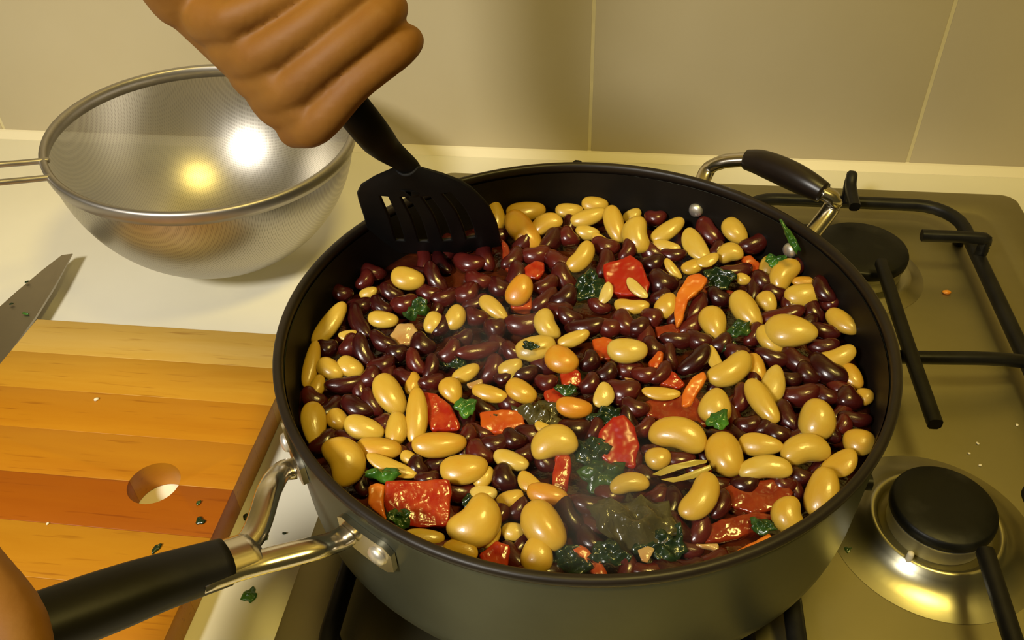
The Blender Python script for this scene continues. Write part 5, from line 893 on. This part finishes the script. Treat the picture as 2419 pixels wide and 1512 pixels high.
# helper handle
hh = empty('helper_handle', -PO); hh.parent = pan
sp_ = [V(p) for p in HH['left']]; sq_ = [V(p) for p in HH['right']]; gr = [V(p) for p in HH['grip']]
for s_ in (sp_, sq_): link('loop_arm', bm_tube(spline(s_, 8), .0050, 14, flat=.8, caps='flat', square=.3), M['steel'], hh)
gpts = spline(gr, 8); ng = len(gpts)
link('grip', bm_tube(gpts, [.0062+.0022*math.sin(math.pi*i/(ng-1)) for i in range(ng)], 18, caps='flat'), M['grip_brown'], hh)
for a, s in ((HH['a_left'], 1), (HH['a_right'], -1)):
    autosmooth(link('foot_plate', plate_on_wall(a-3.2, a+3.2, .094, .112, .0003, .0024), M['steel'], hh), 40)
for a, z in HH['rivets']:
    put_rivet(a, z, .0046, .0030, True, pan)

# ---------------------------------------------------------------- what is in the pan
bm = bmesh.new(); rings = []
nr, na = 26, 84
R0 = .1446
from mathutils import noise as mnoise
rings.append([bm.verts.new((0, 0, SAUCE_Z))])
for i in range(1, nr+1):
    r = R0*i/nr
    rings.append([bm.verts.new((r*math.cos(2*math.pi*k/na), r*math.sin(2*math.pi*k/na),
        SAUCE_Z + (.0035*mnoise.noise(V((r*math.cos(2*math.pi*k/na)*55, r*math.sin(2*math.pi*k/na)*55, 3))) + .0015*mnoise.noise(V((r*math.cos(2*math.pi*k/na)*150, r*math.sin(2*math.pi*k/na)*150, 9))))*(1 if i < nr else .2))) for k in range(na)])
for i in range(na): bm.faces.new((rings[0][0], rings[1][i], rings[1][(i+1) % na]))
for a, b in zip(rings[1:], rings[2:]):
    for i in range(na): bm.faces.new((a[i], a[(i+1) % na], b[(i+1) % na], b[i]))
low = [bm.verts.new((R0*.985*math.cos(2*math.pi*k/na), R0*.985*math.sin(2*math.pi*k/na), SAUCE_Z-.012)) for k in range(na)]
for i in range(na): bm.faces.new((rings[-1][i], rings[-1][(i+1) % na], low[(i+1) % na], low[i]))
low2 = [bm.verts.new((.126*math.cos(2*math.pi*k/na), .124*math.sin(2*math.pi*k/na), .0436)) for k in range(na)]
for i in range(na): bm.faces.new((low[i], low[(i+1) % na], low2[(i+1) % na], low2[i]))
bm.faces.new(low2[::-1])
tag(link('bean_stew', bm, M['sauce']), 'dark red brown sauce and stewed beans filling the saute pan', 'stew', kind='stuff')

def bean_mesh(name, kind, seed, nu=22, nv=16):
    "bean of unit length, width and thickness, long axis on X"
    rr = random.Random(seed); bm = bmesh.new(); rings = []
    ph = [rr.uniform(0, 6.28) for _ in range(4)]
    for i in range(nu+1):
        t = i/nu; th = math.pi*t; x = -.5*math.cos(th)
        base = abs(math.sin(th))**(.86 if kind in 'ko' else 1.0)
        w = base*.5; tk = base*.5; yo = 0.
        if kind == 'k': yo = -.13*(1-(2*x)**2)+.05; w *= 1+.10*(2*x)**2
        if kind == 'o': yo = -.05*(1-(2*x)**2)+.02; w *= 1+.04*math.sin(3*x+ph[0])
        if kind == 't': w *= 1-.42*x; tk *= 1-.25*x
        if kind == 'h': yo = -.14*(1-(2*x)**2)+.05
        if kind == 'r': yo = -.16*(1-(2*x)**2)+.06; w *= 1.02
        if i in (0, nu): rings.append([bm.verts.new((x, yo, 0))]); continue
        ring = []
        for k in range(nv):
            a = 2*math.pi*k/nv; y = w*math.cos(a); z = tk*math.sin(a)
            if kind in 'kr' and math.cos(a) > 0: y *= 1-(.24 if kind == 'r' else .15)*math.exp(-(x/.19)**2)*math.cos(a)
            if kind == 'h' and z < 0: z *= .25
            n = .03*math.sin(2*a+ph[1]+4*x)+.02*math.sin(3*a+ph[2])
            ring.append(bm.verts.new((x, yo+y*(1+n), z*(1+n))))
        rings.append(ring)
    for a, b in zip(rings, rings[1:]):
        for k in range(nv):
            j = (k+1) % nv
            if len(a) == 1: bm.faces.new((a[0], b[k], b[j]))
            elif len(b) == 1: bm.faces.new((a[k], a[j], b[0]))
            else: bm.faces.new((a[k], a[j], b[j], b[k]))
    bmesh.ops.recalc_face_normals(bm, faces=bm.faces[:])
    me = bpy.data.meshes.new(name); bm.to_mesh(me); bm.free(); me.shade_smooth()
    return me
BM = {}
for kd in 'koth':
    for s in range(2): BM[kd+str(s)] = bean_mesh('butter_bean', kd, 10+s); BM[kd+str(s)].materials.append(M['butter'])
for s in range(3): BM['r'+str(s)] = bean_mesh('kidney_bean', 'r', 30+s, 18, 14); BM['r'+str(s)].materials.append(M['kidney'])
def place_bean(name, key, row, cat, group):
    x, y, z, rx, ry, rz, L, W, T, tone, label = row
    o = bpy.data.objects.new(name, BM[key]); C.objects.link(o)
    o.location = (x*.001, y*.001, z*.001); o.rotation_euler = (rx, ry, rz); o.scale = (L*.001, W*.001, T*.001)
    o.color = (tone, tone, tone, 1)
    tag(o, label, cat, group)
for i, (key, *row) in enumerate(BUTTER): place_bean('butter_bean', key, row, 'bean', 'butter beans in the pan')
for i, (key, *row) in enumerate(KIDNEY): place_bean('kidney_bean', key, row, 'bean', 'kidney beans in the pan')

def fuse(bm, name, m, voxel=.0014, smooth=6):
    me = bpy.data.meshes.new('tmp'); bmesh.ops.recalc_face_normals(bm, faces=bm.faces[:]); bm.to_mesh(me); bm.free()
    t = bpy.data.objects.new('tmp', me); C.objects.link(t)
    r = t.modifiers.new('r', 'REMESH'); r.mode = 'VOXEL'; r.voxel_size = voxel
    s = t.modifiers.new('s', 'SMOOTH'); s.iterations = smooth; s.factor = .5
    dg = bpy.context.evaluated_depsgraph_get()
    me2 = bpy.data.meshes.new_from_object(t.evaluated_get(dg)); me2.name = name
    bpy.data.objects.remove(t)
    me2.materials.clear(); me2.materials.append(m); me2.shade_smooth()
    return me2
def slab(name, mt, cen, nrm, verts, th, label, cat, group):
    "cut piece: outline on a tilted plane, given depth below it, edges rounded"
    c = V(cen)*.001; n = V(nrm); bm = bmesh.new()
    P = [V(p)*.001 for p in verts]; rr = random.Random(hash(tuple(verts[0])))
    top = [bm.verts.new(p + n*rr.uniform(-.0006, .0006)) for p in P]; bot = [bm.verts.new(p*.88 - n*th*.001) for p in P]
    k = len(P)
    bm.faces.new(top); bm.faces.new(bot[::-1])
    for i in range(k): bm.faces.new((top[i], bot[i], bot[(i+1) % k], top[(i+1) % k]))
    bmesh.ops.recalc_face_normals(bm, faces=bm.faces[:])
    bmesh.ops.bevel(bm, geom=bm.edges[:], offset=min(.0012, th*.001*.3), segments=2, affect='EDGES', profile=.6, clamp_overlap=True)
    if th < 2.5:
        o = link(name, bm, M[mt]); autosmooth(o, 60)
    else:
        me = fuse(bm, name, M[mt], .0007, 4); sd = rr.uniform(0, 90)
        for v in me.vertices:
            q = v.co*150; w = v.co*420
            v.co += v.normal*(.0007*mnoise.noise(V((q.x+sd, q.y, q.z)))+.00022*mnoise.noise(V((w.x, w.y+sd, w.z))))
        o = link(name, me)
    o.location = c
    return tag(o, label, cat, group)
CATS = {'tomato_piece': ('tomato', 'tomato pieces in the pan'), 'pepper_strip': ('pepper', 'orange pepper pieces in the pan'),
        'onion_piece': ('onion', 'onion bits in the pan'), 'bean_skin': ('bean skin', 'loose bean skins in the pan')}
for nm, mt, cen, nrm, verts, th, label in SLABS: slab(nm, mt, cen, nrm, verts, th, label, *CATS[nm])

def leaf_bm(w, h, seed, wav=.22, nr=7, na=22, th=.0005):
    "wilted leaf: ragged lobed outline, ruffled and folded sheet with a rib"
    rr = random.Random(seed); bm = bmesh.new(); off = V((rr.uniform(0, 50), rr.uniform(0, 50), 0))
    ph = [rr.uniform(0, 6.28) for _ in range(3)]
    S = max(w, h)
    def pt(i, k):
        a = 2*math.pi*k/na; rr_ = i/nr
        lob = 1+.16*math.sin(3*a+ph[0])+.10*math.sin(5*a+ph[1])+.07*math.sin(9*a+ph[2])
        x = .5*w*rr_*lob*math.cos(a); y = .5*h*rr_*lob*math.sin(a)
        z = S*wav*(mnoise.noise(V((x/S*5, y/S*5, 0))+off)+.5*mnoise.noise(V((x/S*11, y/S*11, 4))+off)) - S*.10*rr_**2 + S*.06*math.exp(-(y/(.08*S))**2)
        return V((x, y, z))
    for sgn in (1, -1):
        rings = [[bm.verts.new(pt(0, 0)+V((0, 0, sgn*th/2)))]]
        for i in range(1, nr+1): rings.append([bm.verts.new(pt(i, k)+V((0, 0, sgn*th/2*(1 if i < nr else .3)))) for k in range(na)])
        for k in range(na): bm.faces.new((rings[0][0], rings[1][k], rings[1][(k+1) % na]))
        for a, b in zip(rings[1:], rings[2:]):
            for k in range(na): bm.faces.new((a[k], a[(k+1) % na], b[(k+1) % na], b[k]))
        if sgn == 1: top = rings[-1]
        else:
            for k in range(na): bm.faces.new((top[k], top[(k+1) % na], rings[-1][(k+1) % na], rings[-1][k]))
    return bm
for i, (mt, loc, rot, w, h, label) in enumerate(LEAVES):
    o = link('leaf_piece', leaf_bm(w*.001, h*.001, 100+i, .26 if mt != 'leaf_bright' else .14), M[mt]); o.location = V(loc)*.001; o.rotation_euler = rot
    tag(o, label, 'leaf', 'green leaf pieces in the pan')

# ---------------------------------------------------------------- black slotted spatula
sp = empty('slotted_spatula', SPAT['neck']); SO = V(SPAT['neck'])
tag(sp, 'black nylon slotted spatula dipping into the dark beans', 'spatula')
# blade: columns run across (solid and slot in turn), rows run along it
O = V(SPAT['tip']); U = V(SPAT['u']); W_ = V(SPAT['w']); NN = V(SPAT['n'])     # u along blade to neck, w across
def blade_edge(v):
    "left and right edge across the blade at height v"
    L = np.interp(v, SPAT['v'], SPAT['left']); R = np.interp(v, SPAT['v'], SPAT['right']); return L, R
cols = [0, .10, .21, .28, .39, .46, .57, .64, .75, .82, .91, 1.0]; slots = {2, 4, 6, 8}
rows = list(np.linspace(0, SPAT['v'][-1], 15)); vmax = rows[-1]
bm = bmesh.new(); vt = {}
for j, v in enumerate(rows):
    L, R = blade_edge(v)
    for i, c in enumerate(cols):
        x = L+(R-L)*c; bow = .004*math.sin(math.pi*c)-.010*(1-v/vmax)**2
        vt[i, j] = bm.verts.new(O+U*v+W_*x+NN*bow)
for j in range(len(rows)-1):
    for i in range(len(cols)-1):
        if i in slots and 3 <= j <= 10: continue
        bm.faces.new((vt[i, j], vt[i+1, j], vt[i+1, j+1], vt[i, j+1]))
bmesh.ops.recalc_face_normals(bm, faces=bm.faces[:])
bmesh.ops.solidify(bm, geom=bm.faces[:], thickness=.0024)
o = link('blade', bm, M['nylon'], sp); o.location = -SO; autosmooth(o, 40)
sub = o.modifiers.new('bev', 'BEVEL'); sub.width = .0008; sub.segments = 2; sub.limit_method = 'ANGLE'
nk = [V(p) for p in SPAT['handle']]
pts = spline([tuple(p) for p in nk], 6); L_ = len(pts)
rads = np.interp(np.linspace(0, 1, L_), [0, .12, .25, .45, 1], [.0085, .0062, .0060, .0090, .0105])
o = link('handle', bm_tube(pts, list(rads), 16, flat=.8, up=tuple(NN)), M['nylon'], sp); o.location = -SO
# strengthening rib where the handle meets the blade
o = link('neck_rib', bm_tube([O+U*(vmax*.72)+NN*.0015, O+U*(vmax*.86)+NN*.003, nk[0]+NN*.002], [.004, .0065, .008], 14, flat=.6, up=tuple(NN)), M['nylon'], sp); o.location = -SO

# ---------------------------------------------------------------- hands
def capsule(bm, pts, rad, n=14): bm_tube(spline([tuple(p) for p in pts], 4), list(np.interp(np.linspace(0, 1, (len(pts)-1)*4+1), np.linspace(0, 1, len(rad)), rad)), n, bm)
def fist(A, a, c, phi, arm, wristdir, k=1.0, flip=1, thumb=True, dx=0.):
    """closed hand round a handle. A: point on the handle where the index finger lies; a: along the handle towards the little finger;
    c: towards the viewer; phi turns the knuckles round the handle."""
    a = V(a).normalized(); c = (V(c)-a*V(c).dot(a)).normalized(); l = a.cross(c)*flip
    q = Quaternion(a, math.radians(phi)); c = q @ c; l = q @ l
    P = lambda s, x, y: V(A)+a*(s*k)+l*((x+dx)*k)+c*(y*k)
    bm = bmesh.new()
    rad = [.0098, .0102, .0098, .0086]
    sc = [.96, 1.05, 1.0, .84]
    for f in range(4):
        s = .009+.0188*f; t = sc[f]; sl = .004*(f-1.2)
        mcp = (s+sl, -.034, .024); pip = (s, .026*t, .034*t); dip = (s-.001, .034*t, .004); tip = (s-.001, .017, -.016); end = (s-.001, .004, -.021)
        capsule(bm, [P(s+.004+sl, -.046, .004), P(*mcp), P(s, -.004, .036*t), P(*pip), P(s, .036*t, .020), P(*dip), P(*tip), P(*end)], [rad[f]*1.15*k, rad[f]*1.12*k, rad[f]*1.0*k, rad[f]*1.02*k, rad[f]*.93*k, rad[f]*.88*k, rad[f]*.8*k, rad[f]*.62*k])
    W = P(.100, -.046, -.012)
    for f in range(4):
        s = .012+.0188*f
        capsule(bm, [P(s+.003, -.034, .020), P(s+.012, -.044, .002), P(s*.6+.040, -.042, -.014), W], [.0125*k, .0145*k, .0165*k, .019*k])
    capsule(bm, [P(.03, -.026, -.012), P(.06, -.030, -.018), W], [.013*k, .016*k, .019*k])
    if thumb:
        t0, t1, t2, t3 = P(.058, -.034, -.018), P(.028, -.027, -.024), P(.008, -.022, -.020), P(-.006, -.012, -.020)
        capsule(bm, [t0, t1, t2, t3], [.0165*k, .0135*k, .0118*k, .0092*k])
    Wd = V(wristdir).normalized()
    capsule(bm, [W, W+Wd*.03+a*.012, W+Wd*.09+a*.01, W+Wd*arm], [.0215*k, .0235*k, .029*k, .038*k], 18)
    return bm
def hand(name, me, label):
    o = link(name, me, None); tag(o, label, 'hand')
    return o
bmh = fist(*HANDS['right'])
hand('hand', fuse(bmh, 'right_hand', M['skin_hand']), 'bare right hand and forearm gripping the black spatula above the steel sieve')
bmh = fist(*HANDS['left'])
hand('hand', fuse(bmh, 'left_hand', M['skin_hand']), 'bare hand closed round the end of the pan handle over the chopping board')

# ---------------------------------------------------------------- steel sieve
sv = empty('sieve', SIEVE['loc'], SIEVE['rot'])
tag(sv, 'round fine mesh steel sieve tilted on the worktop beside the tiled wall', 'sieve')
Rs, Hs = SIEVE['R'], SIEVE['H']
prof = []
for i in range(31):
    t = i/30*math.pi/2
    prof.append((Rs*math.sin(t)**.92 if t else 0, Hs*(1-math.cos(t)**1.05 if t < math.pi/2 else 1)))
link('mesh_bowl', bm_lathe(prof, 112), M['mesh'], sv)
rim = [(Rs-.0010, Hs-.0075), (Rs+.0016, Hs-.0075), (Rs+.0026, Hs-.004), (Rs+.0030, Hs+.0006), (Rs+.0020, Hs+.0022), (Rs-.0004, Hs+.0024), (Rs-.0022, Hs+.0012), (Rs-.0020, Hs-.003)]
link('rim_band', bm_lathe(rim, 128, closed=True), M['steel_dull'], sv)
svm = Matrix.LocRotScale(V(SIEVE['loc']), Euler(SIEVE['rot']), None).inverted()
for w_ in SIEVE['wires']: link('handle_wire', bm_tube(spline([svm @ V(q) for q in w_], 6), .0021, 10), M['steel_dull'], sv)
link('rest_hook', bm_tube(spline([svm @ V(q) for q in SIEVE['hook']], 5), .0022, 10), M['steel_dull'], sv)

# ---------------------------------------------------------------- chopping board of glued planks
cb = empty('chopping_board', (-.287, -.06, 0)); CO = V((-.287, -.06, 0))
tag(cb, 'honey coloured wooden chopping board of glued planks with a finger hole', 'chopping board')
bx0, bx1, TH = -.383, -.1895, .0195
hc = (-.2365, -.0437); hr = .0147
ys = [.0870, .0545, .0220, -.0105, -.0437, -.0760, -.1090, -.1420, -.1750]
tones = [((.62,.40,.10),(.56,.33,.05)), ((.54,.28,.025),(.47,.215,.012)), ((.49,.21,.008),(.43,.165,.005)), ((.47,.195,.008),(.41,.15,.005)),  # planks differ in tone; the first is also paler, sheen put into its colour
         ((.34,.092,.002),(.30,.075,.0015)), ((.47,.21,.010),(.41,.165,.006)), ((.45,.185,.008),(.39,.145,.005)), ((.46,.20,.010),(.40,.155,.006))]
for i in range(len(ys)-1):
    y1, y0 = ys[i], ys[i+1]
    e = .00006
    pts = [(bx0, y0+e), (bx1, y0+e), (bx1, y1-e), (bx0, y1-e)]
    if i == 3:      # lower edge runs over the hole: cut a half round notch
        arc = [(hc[0]-hr*math.cos(math.radians(a)), y0+e+hr*math.sin(math.radians(a))) for a in np.linspace(0, 180, 25)]
        pts = [(bx0, y0+e)]+arc+[(bx1, y0+e), (bx1, y1-e), (bx0, y1-e)]
    if i == 4:
        arc = [(hc[0]+hr*math.cos(math.radians(a)), y1-e-hr*math.sin(math.radians(a))) for a in np.linspace(0, 180, 25)]
        pts = [(bx0, y0+e), (bx1, y0+e), (bx1, y1-e)]+arc+[(bx0, y1-e)]
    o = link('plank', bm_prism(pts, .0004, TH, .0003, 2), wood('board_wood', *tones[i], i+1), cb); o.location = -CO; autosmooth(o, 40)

# ---------------------------------------------------------------- kitchen knife
kn = empty('kitchen_knife', KNIFE['tip']); KO = V(KNIFE['tip'])
tag(kn, 'steel kitchen knife lying beside the chopping board, blade tip towards the wall', 'knife')
bm = bmesh.new()
zt = KNIFE['tip'][2]
lo = KNIFE['outline']; top = [bm.verts.new((x, y, zt+.0009*(1-w)+dz)) for x, y, w, dz in lo]; bot = [bm.verts.new((x, y, zt-.0009*(1-w)+dz)) for x, y, w, dz in lo]
n = len(lo); bm.faces.new(top); bm.faces.new(bot[::-1])
for i in range(n): bm.faces.new((top[i], bot[i], bot[(i+1) % n], top[(i+1) % n]))
o = link('blade', bm, M['blade'], kn, smooth=False); o.location = -KO
hp = KNIFE['handle']
o = link('handle', bm_tube(spline(hp, 5), .0105, 16, flat=.75, square=.3), M['grip'], kn); o.location = -KO

# ---------------------------------------------------------------- scraps and crumbs
for i, (mt, x, y, z, w, h, rz, label) in enumerate(SCRAPS):
    o = link('herb_scrap', leaf_bm(w*.001, h*.001, 300+i, .10, 4, 14), M[mt]); o.location = (x*.001, y*.001, z*.001+.0012); o.rotation_euler = (0, 0, rz)
    tag(o, label, 'herb', 'chopped herb scraps')
for i, (mt, x, y, z, r, label) in enumerate(CRUMBS):
    bm = bmesh.new(); bmesh.ops.create_icosphere(bm, subdivisions=2, radius=r*.001)
    rr = random.Random(i)
    for v in bm.verts: v.co = V((v.co.x*1.3, v.co.y, v.co.z*.6))*(1+rr.uniform(-.12, .12))
    o = link('crumb', bm, M[mt]); o.location = (x*.001, y*.001, z*.001+r*.0005); o.rotation_euler = (0, 0, i*.7)
    tag(o, label, 'crumb', 'stray crumbs')

# ---------------------------------------------------------------- thin steam rising from the stew
def steam_mat(dens, seed):
    m = bpy.data.materials.new('steam'); m.use_nodes = True; nt = m.node_tree
    nt.nodes.remove(nt.nodes['Principled BSDF'])
    pv = N(nt, 'ShaderNodeVolumePrincipled'); pv.inputs['Color'].default_value = (.95,.95,.92,1); pv.inputs['Anisotropy'].default_value = .2
    tc = N(nt, 'ShaderNodeTexCoord'); nz = N(nt, 'ShaderNodeTexNoise', Scale=1.7, Detail=3.)
    mp = N(nt, 'ShaderNodeMapping'); mp.inputs['Location'].default_value = (seed, seed*2, 0)
    nt.links.new(tc.outputs['Object'], mp.inputs['Vector']); nt.links.new(mp.outputs[0], nz.inputs['Vector'])
    ln = N(nt, 'ShaderNodeVectorMath', operation='LENGTH'); nt.links.new(tc.outputs['Object'], ln.inputs[0])
    fo = N(nt, 'ShaderNodeMapRange'); fo.inputs['From Min'].default_value = 1.; fo.inputs['From Max'].default_value = .2; nt.links.new(ln.outputs['Value'], fo.inputs['Value'])
    th = N(nt, 'ShaderNodeMapRange'); th.inputs['From Min'].default_value = .42; th.inputs['From Max'].default_value = .72; th.inputs['To Max'].default_value = dens
    nt.links.new(nz.outputs['Fac'], th.inputs['Value'])
    mu = N(nt, 'ShaderNodeMath', operation='MULTIPLY'); nt.links.new(fo.outputs[0], mu.inputs[0]); nt.links.new(th.outputs[0], mu.inputs[1])
    nt.links.new(mu.outputs[0], pv.inputs['Density']); nt.links.new(pv.outputs[0], nt.nodes['Material Output'].inputs['Volume'])
    return m
for i, (x, y, z, rx, ry, rz, dn, label) in enumerate(STEAM):
    bm = bmesh.new(); bmesh.ops.create_icosphere(bm, subdivisions=3, radius=1)
    o = link('steam', bm, steam_mat(dn, i*3.3+1)); o.location = (x, y, z); o.scale = (rx, ry, rz)
    tag(o, label, 'steam', kind='stuff')
